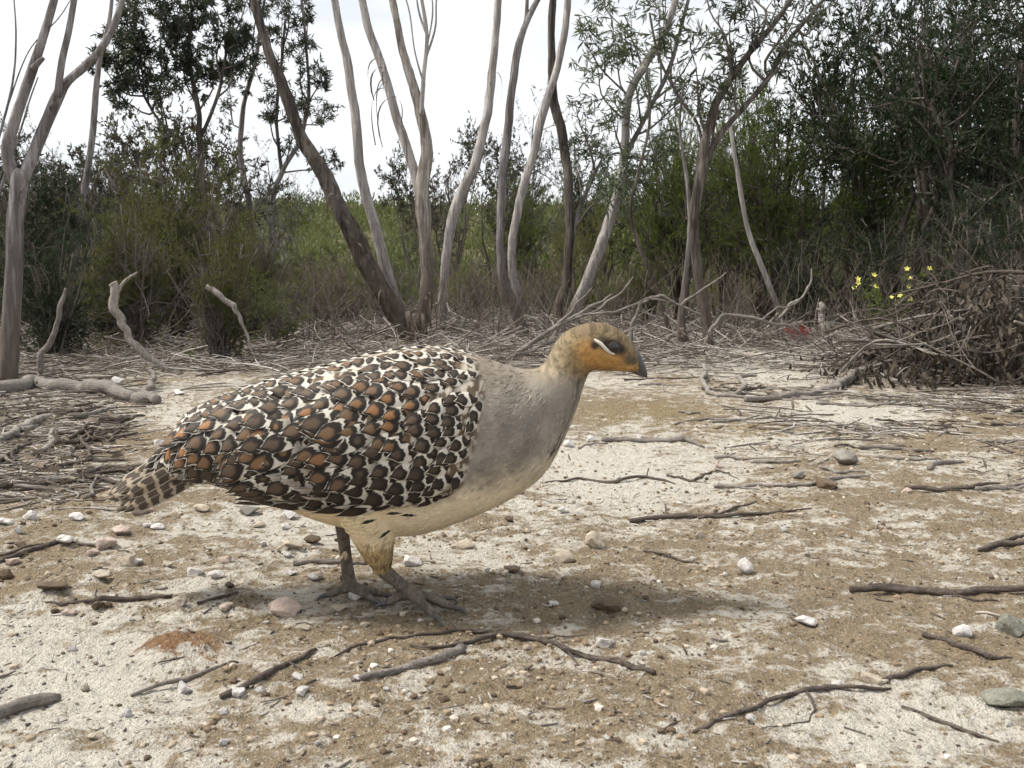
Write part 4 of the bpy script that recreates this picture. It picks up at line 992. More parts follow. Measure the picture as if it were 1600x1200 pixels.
# ------------------------------------------------------------------ litter: nobody could count it
def litter_density(x, y):
    r = np.hypot(x, y); px = 800 + x / y * F
    far = sstep(3.3, 4.4, r + 0.8 * (fbm(x * 2, y * 2, 77, 3) - 0.5))
    rt = 0.85 * sstep(1040, 1300, px) * sstep(1.9, 2.7, r) * sstep(0.4, 0.62, fbm(x * 4, y * 9, 88, 3))
    lf = 0.95 * sstep(240, 90, px) * sstep(1.55, 1.9, r)
    dn = np.maximum(np.maximum(far, rt), lf)
    return dn * (1 - 0.72 * np.clip(blobs(SAND, x, y), 0, 1)) 
def litter():
    rng = np.random.default_rng(101)
    n = 76000
    y = rng.uniform(1.5, 10.5, n); x = rng.uniform(-0.84, 0.84, n) * y
    keep = rng.uniform(0, 1, n) < litter_density(x, y) * np.clip(1.25 - y * 0.075, .35, 1)
    x = x[keep]; y = y[keep]; n = len(x)
    L = 0.03 + 0.20 * rng.uniform(0, 1, n) ** 2.2; L *= 0.55 + 0.12 * y
    r = (0.0011 + 0.010 * L * rng.uniform(.3, 1, n)) * (0.75 + 0.06 * y)
    a = rng.uniform(0, 2 * np.pi, n)
    K = 4; t = np.linspace(-.5, .5, K)
    bend = rng.normal(0, .10, n)
    dx, dy = np.cos(a), np.sin(a)
    X = x[:, None] + (dx * L)[:, None] * t + (-dy * L * bend)[:, None] * (t ** 2 * 4)
    Y = y[:, None] + (dy * L)[:, None] * t + (dx * L * bend)[:, None] * (t ** 2 * 4)
    Z = height(X, Y)
    Z = 0.5 * Z + 0.5 * Z.max(1, keepdims=True)
    stack = np.abs(rng.normal(0, 0.012, n)) * (y > 3.3) * (1 + .5 * sstep(4, 6, y)) + r * .7
    Z = Z + stack[:, None] + (rng.normal(0, 1, n) * (.05 + .22 * sstep(3.4, 5.0, y)) * L * (y > 2.5))[:, None] * (t + .5 * np.sign(rng.normal(size=n))[:, None])
    Z = np.maximum(Z, height(X, Y) + r[:, None] * .3)
    V, f = tubes(np.stack([X, Y, Z], -1), r[:, None] * np.array([1, .95, .8, .5])[None], 4, False)
    t_ = NT('litter_wood')
    isl = t_.n('ShaderNodeNewGeometry').outputs['Random Per Island']; co = t_.coord()
    cr = t_.n('ShaderNodeValToRGB'); t_.set(cr.inputs['Fac'], isl)
    el = cr.color_ramp.elements
    el[0].color = (0.055, 0.043, 0.036, 1); el[1].color = (0.58, 0.54, 0.49, 1)
    for p, c in ((.3, (.12, .098, .082, 1)), (.55, (.25, .22, .19, 1)), (.8, (.40, .365, .33, 1))):
        e_ = el.new(p); e_.color = c
    mat = t_.done(t_.bsdf(t_.mix(t_.rng(t_.noise(co, 90, 4, .7), .35, .7, 0, .5), cr.outputs['Color'], (.07, .055, .045)), .9, None, .15))
    tag(obj('twig_litter', mesh_np('twig_litter', V, f, mat)), 'tangle of fallen twigs covering the ground under the trees', 'litter', kind='stuff')
    # dry leaves and bark flakes
    n = 16000
    y = rng.uniform(1.5, 9.5, n); x = rng.uniform(-0.66, 0.66, n) * y
    keep = rng.uniform(0, 1, n) < litter_density(x, y) * .9 + 0.01
    x = x[keep]; y = y[keep]; n = len(x)
    b = np.stack([x, y, height(x, y) + 0.004 + np.abs(rng.normal(0, .01, n))], 1)
    dr = norm(rand_unit(rng, n) * [1, 1, .2])
    v, f = leaves(rng, b, dr, rng.uniform(.015, .05, n), rng.uniform(.004, .009, n), .2, 'gum')
    v[:, 2] = np.maximum(v[:, 2], height(v[:, 0], v[:, 1]) + 0.002)
    tag(obj('leaf_litter', mesh_np('leaf_litter', v, f, L_DRY, False)), 'dry fallen leaves scattered through the twig litter', 'litter', kind='stuff')
    # crumbs of bark and fine twigs on the open soil
    n = 9000
    y = rng.uniform(.62, 1, n) ** 1.0 * 0 + rng.uniform(.0, 1, n) ** 1.6 * 3.6 + .62; x = rng.uniform(-0.62, 0.62, n) * y
    keep = rng.uniform(0, 1, n) < np.clip(fbm(x * 3, y * 3, 120, 3) * 1.9 - .55, .05, 1)
    x = x[keep]; y = y[keep]; n = len(x)
    L = 0.003 + 0.022 * rng.uniform(0, 1, n) ** 5; r = 0.0004 + 0.0009 * rng.uniform(0, 1, n) ** 2 + L * .008
    a = rng.uniform(0, 6.28, n); t = np.linspace(-.5, .5, 3)
    X = x[:, None] + (np.cos(a) * L)[:, None] * t; Y = y[:, None] + (np.sin(a) * L)[:, None] * t
    Z = height(X, Y); Z = np.maximum(Z, Z.mean(1, keepdims=True)) + r[:, None] * .8
    Y[:, 1] += L * rng.normal(0, .12, n)
    V, f = tubes(np.stack([X, Y, Z], -1), r[:, None] * np.array([1, .9, .6])[None], 4, True)
    tag(obj('fine_debris', mesh_np('fine_debris', V, f, mat)), 'tiny dark bark crumbs and twig bits on the open soil', 'debris', kind='stuff')
litter()

# ------------------------------------------------------------------ stones
M_QUARTZ = stone_mat('white_quartz', (0.86, 0.83, 0.81), (0.74, 0.70, 0.67), (0.46, 0.35, 0.25), .42)
M_PINK = stone_mat('pink_stone', (0.58, 0.43, 0.36), (0.62, 0.53, 0.46), (0.40, 0.21, 0.15), .5)
M_CREAM = stone_mat('cream_stone', (0.66, 0.59, 0.48), (0.52, 0.44, 0.34), (0.30, 0.20, 0.12), .5)
M_GREYSTONE = stone_mat('grey_stone', (0.33, 0.31, 0.27), (0.24, 0.22, 0.19), (0.12, 0.11, 0.09), .5)
M_CLOD = stone_mat('brown_clod', (0.19, 0.135, 0.085), (0.13, 0.09, 0.058), (0.07, 0.05, 0.035), .6)
M_MOSS = stone_mat('lichen_stone', (0.34, 0.34, 0.29), (0.22, 0.22, 0.17), (0.11, 0.11, 0.08), .8)
def stone_mould(seed, pts=26, rnd=0.35, bev=0.10):
    r = random.Random(seed); bm = bmesh.new()
    for _ in range(pts):
        v = Vector((r.gauss(0, 1), r.gauss(0, 1), r.gauss(0, 1))).normalized() * (1 - rnd * r.random())
        bm.verts.new(v * 0.5)
    bmesh.ops.convex_hull(bm, input=bm.verts)
    bmesh.ops.dissolve_limit(bm, angle_limit=0.32, verts=bm.verts, edges=bm.edges)
    bmesh.ops.bevel(bm, geom=bm.edges, offset=bev * .5, segments=1, affect='EDGES', clamp_overlap=True)
    bmesh.ops.triangulate(bm, faces=bm.faces)
    bmesh.ops.subdivide_edges(bm, edges=bm.edges, cuts=1)
    for v in bm.verts:
        v.co += Vector([0.05 * mnoise.noise(v.co * 4 + Vector((seed, k * 9.0, 0))) for k in range(3)])
    me = bpy.data.meshes.new('stone'); bm.to_mesh(me); bm.free()
    return me
STONES = [stone_mould(s, 16 + 4 * (s % 4), .45, .07 + .03 * (s % 3)) for s in range(10)]
_stone_meshes = {}
def stone(name, px, py, w, h, mat, label, group=None, k=0, deep=0.8, sink=.22, rz=None, cat='stone'):
    key = (k % 10, mat.name)
    if key not in _stone_meshes:
        me = STONES[k % 10].copy(); me.materials.append(mat); _stone_meshes[key] = me
    p = gp(px, py + h * 0.42)
    W = w * p[1] / F * 1.08; H = h * p[1] / F * 1.12
    o = obj(name, _stone_meshes[key], None, (p[0], p[1], p[2] + H * (.5 - sink)))
    rr = random.Random(int(px * 3 + py))
    o.scale = (W, W * deep, H); o.rotation_euler = (rr.uniform(-.15, .15), rr.uniform(-.15, .15), rz if rz is not None else rr.uniform(-.5, .5))
    return tag(o, label, cat, group)
Q, PK, CR, GS, CLD, MS = M_QUARTZ, M_PINK, M_CREAM, M_GREYSTONE, M_CLOD, M_MOSS
for k, (px, py, w, h, m, lab) in enumerate([
    (372, 1076, 36, 26, Q, 'white stone under the dark tapering stick'), (164, 842, 48, 32, PK, 'large faceted pink and white stone below the tail tip'),
    (222, 789, 44, 28, PK, 'pinkish white stone under the tail of the bird'), (48, 802, 26, 20, Q, 'clean white stone on the litter edge by brown soil'),
    (945, 1000, 40, 22, Q, 'smooth oval white stone beside the long dark forked branch'), (1258, 966, 48, 24, Q, 'white quartz lump with dark notches on sandy soil'),
    (1503, 980, 42, 22, Q, 'smooth white stone near the mossy stone'), (928, 838, 38, 40, CR, 'angular upright cream stone before the breast of the bird'),
    (882, 865, 48, 26, CR, 'rounded cream stone beside the angular upright one'), (1165, 880, 32, 38, Q, 'pointed white stone standing upright on sand'),
    (1083, 870, 15, 15, Q, 'small round white pebble at the end of a fine twig'), (930, 902, 30, 20, Q, 'small jagged white stone on the dark earth patch'),
    (645, 872, 38, 26, Q, 'rough white stone just behind the standing leg'), (443, 942, 74, 36, PK, 'broad pink stone half buried behind the lifted foot'),
    (305, 890, 36, 20, Q, 'split white stone beyond the short dark twig'), (440, 855, 28, 22, CR, 'cream stone below the belly feathers of the bird'),
    (390, 793, 38, 20, GS, 'grey-brown stone in the shade of the tail'), (315, 792, 38, 15, CR, 'flat cream stone by the tail shade'),
    (725, 848, 52, 15, CR, 'flat long cream stone under the breast'), (1320, 712, 48, 32, GS, 'grey boulder with pale top among the litter'),
    (1290, 746, 52, 32, CLD, 'dark brown crumbly clod in front of the grey boulder'), (1245, 739, 36, 20, GS, 'grey flat stone leaning on the crumbly clod'),
    (1123, 725, 15, 15, PK, 'small orange-pink stone by the brightest sand'), (1418, 765, 22, 13, PK, 'small pink stone in dark twigs'),
    (1365, 1056, 62, 20, CR, 'long buff stone beside the curving dark branch'), (1310, 1066, 30, 20, Q, 'round white stone touching the buff one'),
    (1582, 968, 60, 42, MS, 'greenish lichen-covered stone at the border of the clearing'), (1572, 1084, 100, 34, MS, 'flat grey-green weathered stone with dark hollows'),
    (1576, 1128, 22, 13, Q, 'small white pebble below the flat grey-green stone'), (795, 809, 17, 13, CLD, 'dark brown round clod by the belly of the bird'),
    (800, 886, 42, 16, CLD, 'flat brown clod on the soil before the standing foot'), (470, 1081, 34, 22, Q, 'knobbly white stone beside the thin grey stick end'),
    (466, 1054, 26, 17, Q, 'white stone lying above the knobbly one'), (198, 1111, 22, 20, Q, 'white stone with rusty point on pale sand'),
    (288, 1070, 40, 22, Q, 'white stone half under the slim grey stick'), (150, 1147, 36, 16, CR, 'flat pale stone near the thick blunt stick'),
    (185, 592, 24, 18, Q, 'white stone behind the fallen log'), (888, 690, 20, 17, Q, 'white stone touching the breast outline of the bird'),
    (1093, 832, 22, 20, CR, 'cream pebble under the thin dark branch'), (160, 896, 40, 18, CR, 'pale stone beside the rusty earth'),
    (573, 958, 26, 15, CR, 'cream pebble by the back toe of the bird'), (568, 973, 30, 13, CR, 'flat cream pebble in front of the back toe'),
    (85, 915, 60, 18, CLD, 'low brown clod on the gravelly soil'), (950, 944, 60, 26, CLD, 'brown earth mound among sand'),
]):
    stone('stone', px, py, w, h, m, lab, None, k, sink=.3)
# small pebbles that only their place tells apart
rng = np.random.default_rng(7)
small = [(447, 824, 18, 14), (410, 848, 15, 11), (455, 893, 22, 11), (213, 876, 26, 14), (922, 684, 16, 14), (1000, 680, 14, 10), (1063, 683, 13, 10), (1225, 825, 16, 12), (350, 1110, 22, 14), (350, 1156, 20, 14), (560, 1060, 20, 12),
         (15, 815, 20, 12), (30, 828, 14, 16), (880, 795, 24, 16), (760, 888, 16, 12), (865, 937, 22, 12), (690, 1118, 14, 12), (1005, 1018, 14, 12), (1235, 990, 16, 8), (330, 665, 18, 9), (250, 690, 26, 12), (280, 612, 22, 10), (590, 940, 14, 9)]
for i in range(34):
    px = rng.uniform(0, 560); py = 775 + 190 * rng.uniform()
    w = rng.uniform(20, 42)
    small.append((px, py, w, w * rng.uniform(.4, .65)))
for i in range(230):
    d = 0.75 + 2.6 * rng.uniform() ** 1.3
    px = rng.uniform(-20, 1620); py = HORIZON + CAM_H * F / d
    if rng.uniform() > (0.6 if px < 620 else 0.36): continue
    s = 6 + 13 * rng.uniform() ** 2.5
    small.append((px, py, s / d * 1.1, s * .68 / d * 1.1))
for i, (px, py, w, h) in enumerate(small):
    c = rng.choice(4, p=[.34, .22, .26, .18]) if i > 22 else 0
    stone('pebble', px, py, w, h, (Q, PK, CR, CLD)[c], ('small white quartz pebble on the open soil', 'small pink pebble on the open soil', 'small cream pebble on the open soil', 'small dark clod on the open soil')[c],
          ('white pebbles', 'pink pebbles', 'cream pebbles', 'dark clods')[c] + ' on the open soil', int(rng.integers(10)), sink=.25, cat='pebble')
def gravel():
    rng = np.random.default_rng(70)
    n = 26000
    y = .6 + 3.4 * rng.uniform(0, 1, n) ** 1.5; x = rng.uniform(-.64, .64, n) * y
    keep = rng.uniform(0, 1, n) < np.clip(fbm(x * 2.5, y * 2.5, 130, 3) * 2.2 - .7, .06, 1)
    x = x[keep]; y = y[keep]; n = len(x)
    s = 0.0010 + 0.0042 * rng.uniform(0, 1, n) ** 4
    bi = bmesh.new(); bmesh.ops.create_icosphere(bi, subdivisions=1, radius=1.0)
    bi.verts.ensure_lookup_table()
    base = np.array([q.co[:] for q in bi.verts]) * [1, .85, .7]; f = np.array([[q.index for q in p.verts] for p in bi.faces]); bi.free()
    a = rng.uniform(0, 6.28, n); c, si = np.cos(a)[:, None], np.sin(a)[:, None]
    B = base[None] * (1 + rng.normal(0, .16, (n, 12, 3)))
    V = np.stack([B[..., 0] * c - B[..., 1] * si, B[..., 0] * si + B[..., 1] * c, B[..., 2]], -1) * s[:, None, None] + np.stack([x, y, height(x, y) + s * .25], -1)[:, None]
    F_ = (f[None] + (np.arange(n) * 12)[:, None, None]).reshape(-1, 3)
    t = NT('gravel'); isl = t.n('ShaderNodeNewGeometry').outputs['Random Per Island']
    cr = t.n('ShaderNodeValToRGB'); t.set(cr.inputs['Fac'], isl); el = cr.color_ramp.elements
    el[0].color = (.07, .05, .035, 1); el[1].color = (.62, .57, .51, 1)
    for p, cc in ((.25, (.16, .115, .075, 1)), (.6, (.28, .215, .145, 1)), (.9, (.42, .35, .27, 1))):
        e_ = el.new(p); e_.color = cc
    tag(obj('gravel', mesh_np('gravel', V.reshape(-1, 3), [F_], t.done(t.bsdf(cr.outputs['Color'], .85)), False)), 'fine pale and brown gravel strewn over the open soil', 'gravel', kind='stuff')
gravel()
# ------------------------------------------------------------------ the bird
from mathutils.bvhtree import BVHTree
BY = BIRD_Y
def bp(px, py, dy=0.0):
    p = at(px, py, BY); return np.array([p[0], BY + dy, p[2]])
def upx(P):
    """side-view coordinates (picture px of the bird's mid plane) of points"""
    x, z = P[:, 0], P[:, 2] - CAM_H
    fw = BY * _cp - z * _sp; upv = BY * _sp + z * _cp
    return 800 + F * x / fw, 600 - F * upv / fw
SEC = [((238, 718), (262, 762), .016), ((268, 680), (300, 757), .034), ((308, 640), (345, 755), .052), ((366, 614), (402, 770), .068), ((434, 592), (452, 788), .081), ((512, 571), (512, 811), .089),
       ((590, 551), (582, 827), .093), ((660, 543), (652, 831), .093), ((720, 549), (728, 808), .087), ((768, 563), (798, 776), .077), ((806, 575), (849, 738), .064), ((832, 577), (884, 678), .049),
       ((848, 570), (905, 624), .0365), ((859, 553), (915, 594), .0285), ((870, 532), (924, 579), .0265), ((893, 513), (944, 579), .0275), ((930, 503), (963, 580), .0265), ((962, 511), (980, 580), .0215), ((984, 530), (991, 581), .0150), ((995, 552), (998, 582), .0085)]
WING = np.array([(745, 555), (759, 605), (748, 665), (726, 738), (690, 758), (590, 772), (520, 765), (430, 748), (335, 738), (292, 715), (280, 672), (345, 612), (420, 585), (500, 560), (580, 540), (660, 530), (715, 538)], float)
def inside_dist(poly, u, v):
    """signed distance to a polygon, positive inside"""
    n = len(poly); d = np.full(u.shape, 1e9); ins = np.zeros(u.shape, bool)
    for i in range(n):
        a, b = poly[i], poly[(i + 1) % n]
        e = b - a; t = np.clip(((u - a[0]) * e[0] + (v - a[1]) * e[1]) / (e @ e), 0, 1)
        d = np.minimum(d, np.hypot(u - a[0] - t * e[0], v - a[1] - t * e[1]))
        c = ((a[1] > v) != (b[1] > v)) & (u < (b[0] - a[0]) * (v - a[1]) / (b[1] - a[1] + 1e-12) + a[0])
        ins ^= c
    return np.where(ins, d, -d)

def limb_chain(pts, n=26):
    Q = smooth_line(np.array(pts, float), n)
    return Q
def build_bird():
    root_p = np.array([*FEET[0], 0.0]); root_p[2] = gz(*FEET[0])
    bird = empty('malleefowl', root_p)
    tag(bird, 'malleefowl with scalloped brown, black and white wing walking over the sand', 'bird')
    g = Geo()
    S = np.array([[*bp(*t), *bp(*b), w] for t, b, w in SEC])
    n = 110; m = 72
    q = smooth_line(np.hstack([(S[:, :3] + S[:, 3:6]) / 2, S]), n)[:, 3:]
    th = np.linspace(0, 2 * np.pi, m, endpoint=False)
    ct, sn = np.cos(th), np.sin(th)
    cc = np.sign(ct) * np.abs(ct) ** 0.92; ss = np.sign(sn) * np.abs(sn) ** 0.88
    C = (q[:, :3] + q[:, 3:6]) / 2; A = (q[:, :3] - q[:, 3:6]) / 2
    V = C[:, None] + A[:, None] * cc[None, :, None] + (q[:, 6, None] * ss[None])[..., None] * np.array([0, -1, 0])
    V = V.reshape(-1, 3)
    u, v = upx(V); sd = inside_dist(WING, u, v)
    V[:, 1] += np.sign(V[:, 1] - BY) * 0.007 * sstep(-4, 14, sd) * sstep(0.0, 0.03, np.abs(V[:, 1] - BY))
    idx = np.arange(n * m).reshape(n, m); a = idx[:-1]; b = idx[1:]
    g.add(V, [np.stack([a, np.roll(a, -1, 1), np.roll(b, -1, 1), b], -1).reshape(-1, 4), idx[:1, ::-1], idx[-1:]])
    legs = []
    def leg(hip, knee, ank, foot, toes, r):
        k = limb_chain([[*hip, r[0]], [*knee, r[1]], [*ank, r[2]]], 20)
        g.add(*tubes(k[None, :, :3], k[None, :, 3], 18))
        tr = limb_chain([[*(ank * 1.0 + (knee - ank) * .15), r[2] * .95], [*ank, r[2] * 1.0], [*(ank * .5 + foot * .5), r[3] * .95], [*foot, r[3] * 1.15]], 24)
        g.add(*tubes(tr[None, :, :3], tr[None, :, 3], 14)); legs.append(tr)
        for (tp, rt, arch) in toes:
            mid = foot * .5 + tp * .5; mid[2] = max(foot[2] * .55, tp[2]) + arch
            tq = limb_chain([[*foot, rt * 1.25], [*mid, rt * 1.05], [*tp, rt * .6]], 18)
            kn = 1 + .13 * np.sin(np.linspace(0, 11, 18))
            g.add(*tubes(tq[None, :, :3], (tq[:, 3] * kn)[None], 12)); legs.append(tq)
        return
    def gpt(px, py, h=.0045):
        p = gp(px, py); p[2] += h; return p
    y1 = FEET[0][1] - BY; y2 = FEET[1][1] - BY
    f1 = gpt(641, 944, .013)
    t1 = [(gpt(684, 974), .0054, .003), (gpt(716, 958), .0054, .003), (gpt(700, 941), .0046, .002), (gpt(598, 950), .0052, .002)]
    leg(bp(585, 775, -.045), bp(594, 830, -.040), bp(604, 878, -.030), f1, t1, (.036, .0225, .0092, .0080))
    f2 = gpt(547, 933, .012)
    t2 = [(gpt(588, 946), .0048, .003), (gpt(606, 937), .0048, .003), (gpt(582, 929), .0044, .003), (gpt(508, 937), .0048, .002)]
    leg(bp(520, 765, .040), bp(524, 800, .040), bp(527, 830, .030), f2, t2, (.028, .017, .0082, .0074))
    me0 = g.mesh('body0')
    tmp = bpy.data.objects.new('body_tmp', me0); COL.objects.link(tmp)
    md = tmp.modifiers.new('r', 'REMESH'); md.mode = 'VOXEL'; md.voxel_size = 0.0019
    dg = bpy.context.evaluated_depsgraph_get()
    me = bpy.data.meshes.new_from_object(tmp.evaluated_get(dg))
    bpy.data.objects.remove(tmp)
    bm = bmesh.new(); bm.from_mesh(me)
    for _ in range(3): bmesh.ops.smooth_vert(bm, verts=bm.verts, factor=.5, use_axis_x=True, use_axis_y=True, use_axis_z=True)
    bmesh.ops.recalc_face_normals(bm, faces=bm.faces)
    bvh = BVHTree.FromBMesh(bm)
    bm.to_mesh(me); bm.free()
    nv = len(me.vertices); co = np.empty(nv * 3, np.float32); me.vertices.foreach_get('co', co); co = co.reshape(-1, 3).astype(float)
    nr = np.empty(nv * 3, np.float32); me.vertices.foreach_get('normal', nr); nr = nr.reshape(-1, 3).astype(float)
    legpts = np.concatenate(legs)
    # ---- plumage colours over the body
    def plumage(P):
        u, v = upx(P); dy = P[:, 1] - BY
        nz = lambda s, k: fbm(u / s + 5 * np.sign(dy), v / s + dy * 900 / s, k, 4)
        def mix(a, b, t): return a * (1 - t[:, None]) + np.asarray(b) * t[:, None]
        col = np.tile(np.array([.235, .205, .17]), (len(P), 1))
        n1 = nz(22, 1); n2 = nz(7, 2)
        # grey breast, pale below
        col = mix(col, [.32, .285, .24], sstep(.4, .62, n1) * .6)
        col = mix(col, [.165, .142, .12], sstep(.5, .7, nz(38, 8)) * .6)
        bel = sstep(-20, 45, v - (735 - .26 * np.clip(u - 720, 0, 200) + .06 * np.clip(720 - u, 0, 400)) + (n1 - .5) * 40)
        col = mix(col, [.80, .69, .50], bel)
        col = mix(col, [.76, .59, .36], bel * sstep(680, 560, u) * .75)
        fr = sstep(-60, -5, v - 770 + .9 * (u - 800)) * sstep(700, 760, u)
        col = mix(col, [.55, .49, .40], fr * .5 * (1 - bel))
        # neck and nape
        nk = sstep(610, 570, v + .15 * (900 - u)) * sstep(790, 840, u)
        col = mix(col, mix(np.tile(np.array([.23, .185, .12]), (len(P), 1)), [.33, .26, .165], sstep(.4, .6, n2)), nk)
        bk = sstep(640, 560, v) * sstep(880, 740, u) * sstep(690, 740, u)
        col = mix(col, [.20, .165, .125], bk * .8)
        # head
        hd = sstep(860, 900, u) * sstep(592, 578, v + .2 * (900 - u))
        col = mix(col, mix(np.tile(np.array([.27, .20, .105]), (len(P), 1)), [.19, .135, .075], sstep(.4, .62, n2)), hd)
        crown = hd * sstep(532, 512, v + .42 * (u - 945) * (u > 945))
        col = mix(col, [.155, .115, .07], crown * .7)
        face = np.exp(-(((u - 946) / 40) ** 2 + ((v - 562) / 17) ** 2) ** 1.5) + .9 * np.exp(-(((u - 915) / 20) ** 2 + ((v - 545) / 16) ** 2) ** 1.5)
        col = mix(col, [.50, .27, .085], np.clip(face, 0, 1) * hd * .9)
        col = mix(col, [.60, .36, .12], np.exp(-(((u - 975) / 22) ** 2 + ((v - 575) / 7) ** 2) ** 2) * .8)
        eye = np.exp(-(((u - 955) / 24) ** 2 + ((v - 539 - .35 * (u - 955)) / 12.5) ** 2) ** 3)
        col = mix(col, [.030, .022, .018], eye * .95)
        col = mix(col, [.07, .065, .06], np.exp(-(((u - 983) / 12) ** 2 + ((v - 560) / 8) ** 2) ** 2) * .85)
        ear = np.exp(-(((u - 926) / 7) ** 2 + ((v - 537) / 7) ** 2) ** 3)
        col = mix(col, [.035, .025, .02], ear * .95)
        mot = fbm(u / 4.5, v / 3.0 + dy * 300, 12, 3)
        col = col * (1 - (.45 * np.clip(hd + nk, 0, 1) * sstep(.45, .62, mot))[:, None] * (1 - .5 * np.clip(face, 0, 1))[:, None])
        # dark throat streaks down the front
        cen = (u - 905) * .955 + (v - 620) * .30
        st = sstep(.012, .005, np.abs(np.abs(dy) - .6 * np.interp(v, [560, 595, 625, 680, 740], [.026, .028, .036, .049, .064])) * .8) * sstep(-60, -30, cen) * sstep(-2, -14, cen) * sstep(582, 592, v) * sstep(710, 690, v) * (vnoise(dy * 420 + (v - 600) * .02, v / 30, 4) > .5)
        col = mix(col, [.035, .028, .022], st * .95)
        sp = sstep(.010, .004, np.abs(dy)) * sstep(690, 720, v) * sstep(760, 740, u * 0 + v - (u - 850) * .3) * sstep(800, 830, u)
        col = mix(col, [.05, .04, .035], sp * .8)
        # under the wing feathers
        sd = inside_dist(WING, u, v)
        col = mix(col, mix(np.tile(np.array([.12, .085, .055]), (len(P), 1)), [.45, .40, .33], sstep(.5, .6, n2)), sstep(-6, 4, sd))
        # thigh, legs
        thg = sstep(822, 832, v) * (u > 540) 
        col = mix(col, mix(np.tile(np.array([.50, .37, .19]), (len(P), 1)), [.30, .21, .11], sstep(.5, .68, nz(12, 6)) * 1.0), thg)
        dmin = np.full(len(P), 9.0)
        low = np.where(v > 808)[0]
        for i in range(0, len(legpts)):
            dd = np.linalg.norm(P[low] - legpts[i, :3], axis=1) - legpts[i, 3]
            dmin[low] = np.minimum(dmin[low], dd)
        sk = np.where(dy > .012, sstep(812, 820, v) * (dy < .2), sstep(.004, .0022, dmin) * sstep(866, 880, v + 8 * (n2 - .5)))
        col = mix(col, mix(np.tile(np.array([.17, .145, .12]), (len(P), 1)), [.10, .082, .068], sstep(.4, .6, n2)), sk)
        return np.clip(col * (0.86 + .28 * n2)[:, None], .01, .9), sk
    col, sk = plumage(co)
    ca = me.attributes.new('plumage', 'FLOAT_COLOR', 'POINT'); ca.data.foreach_set('color', np.hstack([col, np.ones((nv, 1))]).astype(np.float32).ravel())
    la = me.attributes.new('scaly', 'FLOAT', 'POINT'); la.data.foreach_set('value', sk.astype(np.float32))
    t = NT('bird_skin')
    vo = t.voro(t.mapping(t.coord(), (1, 1, .8)), 260.0)
    nn = t.noise(t.coord(), 300, 3)
    colr = t.mix(t.math('MULTIPLY', t.attr('scaly'), t.rng(vo, .05, .45, .6, 0)), t.attr('plumage', 'Color'), (.03, .025, .02))
    t.done(t.bsdf(colr, .75, t.bump(t.math('ADD', nn, t.math('MULTIPLY', vo, t.attr('scaly'))), .4, .002), .2))
    me.materials.clear(); me.materials.append(t.m)
    me.transform(Matrix.Translation(-Vector(root_p)))
    for p in me.polygons: p.use_smooth = True
    me.name = 'body'
    obj('body', me, bird)

    # ---- beak, eye, face marks
    def cone(name, rings, mat, par, sides=16):
        P = np.array([r[0] for r in rings]); H = np.array([r[1] for r in rings]); W = np.array([r[2] for r in rings]); Nn = len(rings)
        T = norm(np.gradient(P, axis=0)); up = norm(np.cross(T, np.array([0, 1.0, 0])) * 1.0)
        th = np.linspace(0, 2 * np.pi, sides, endpoint=False)
        V = P[:, None] + np.cos(th)[None, :, None] * (up * H[:, None])[:, None] + np.sin(th)[None, :, None] * W[:, None, None] * np.array([0, 1.0, 0])
        i = np.arange(Nn * sides).reshape(Nn, sides); a, b = i[:-1], i[1:]
        f = np.stack([a, np.roll(a, -1, 1), np.roll(b, -1, 1), b], -1).reshape(-1, 4)
        return obj(name, mesh_np(name, V.reshape(-1, 3) - root_p, [f, i[:1, ::-1], i[-1:]], mat), par)
    t = NT('horn'); hn = t.noise(t.mapping(t.coord(), (1, 1, 1)), 220, 3)
    M_HORN = t.done(t.bsdf(t.mix(hn, (.045, .042, .042), (.10, .094, .088)), .42, None, .4))
    s = BY / F
    bk = cone('beak', [(bp(984, 558), .0125, .0085), (bp(993, 566), .0095, .0068), (bp(1001, 575), .0062, .0048), (bp(1007, 583), .0036, .0030), (bp(1010.5, 590), .0010, .0009)], M_HORN, bird)
    cone('lower_mandible', [(bp(980, 572), .0046, .0062), (bp(991, 578), .0040, .0050), (bp(1000, 584), .0026, .0034), (bp(1007, 589), .0008, .0009)], M_HORN, bk)
    t = NT('nostril'); M_BLACK = t.done(t.bsdf((.012, .01, .01), .6))
    for sg in (-1, 1):
        cone('nostril', [(bp(990, 562, sg * .0070), .0002, .0004), (bp(993, 564, sg * .0072), .0014, .0006), (bp(997, 567.5, sg * .0060), .0002, .0004)], M_BLACK, bk, 8)
    t = NT('eye'); M_EYE = t.done(t.bsdf((.012, .008, .006), .06, None, .6))
    t = NT('eye_rim'); M_RIM = t.done(t.bsdf((.05, .04, .035), .5))
    t = NT('white_stripe'); M_WSTR = t.done(t.bsdf(t.mix(t.noise(t.coord(), 400, 3), (.72, .68, .60), (.55, .50, .42)), .7))
    def on_side(px, py, sg, out=0.0):
        o = bp(px, py, sg * .25)
        h = bvh.ray_cast(Vector(o), Vector((0, -sg, 0)))
        if h[0] is None: return bp(px, py), None
        return np.array(h[0]) + np.array(h[1]) * out, np.array(h[1])
    for sg in (-1, 1):
        p, nrm = on_side(956, 540, sg)
        bmx = bmesh.new(); bmesh.ops.create_uvsphere(bmx, u_segments=24, v_segments=14, radius=.0064)
        em = bpy.data.meshes.new('eye'); bmx.to_mesh(em); bmx.free(); em.materials.append(M_EYE)
        for pl in em.polygons: pl.use_smooth = True
        e = obj('eye', em, bird, Vector(p - nrm * .0030) - Vector(root_p))
        rp = Vector(nrm); ax = rp.to_track_quat('Z', 'Y').to_matrix()
        ring = np.array([np.array(ax @ Vector((math.cos(x) * .0058, math.sin(x) * .0050, 0))) for x in np.linspace(0, 2 * math.pi, 30)])
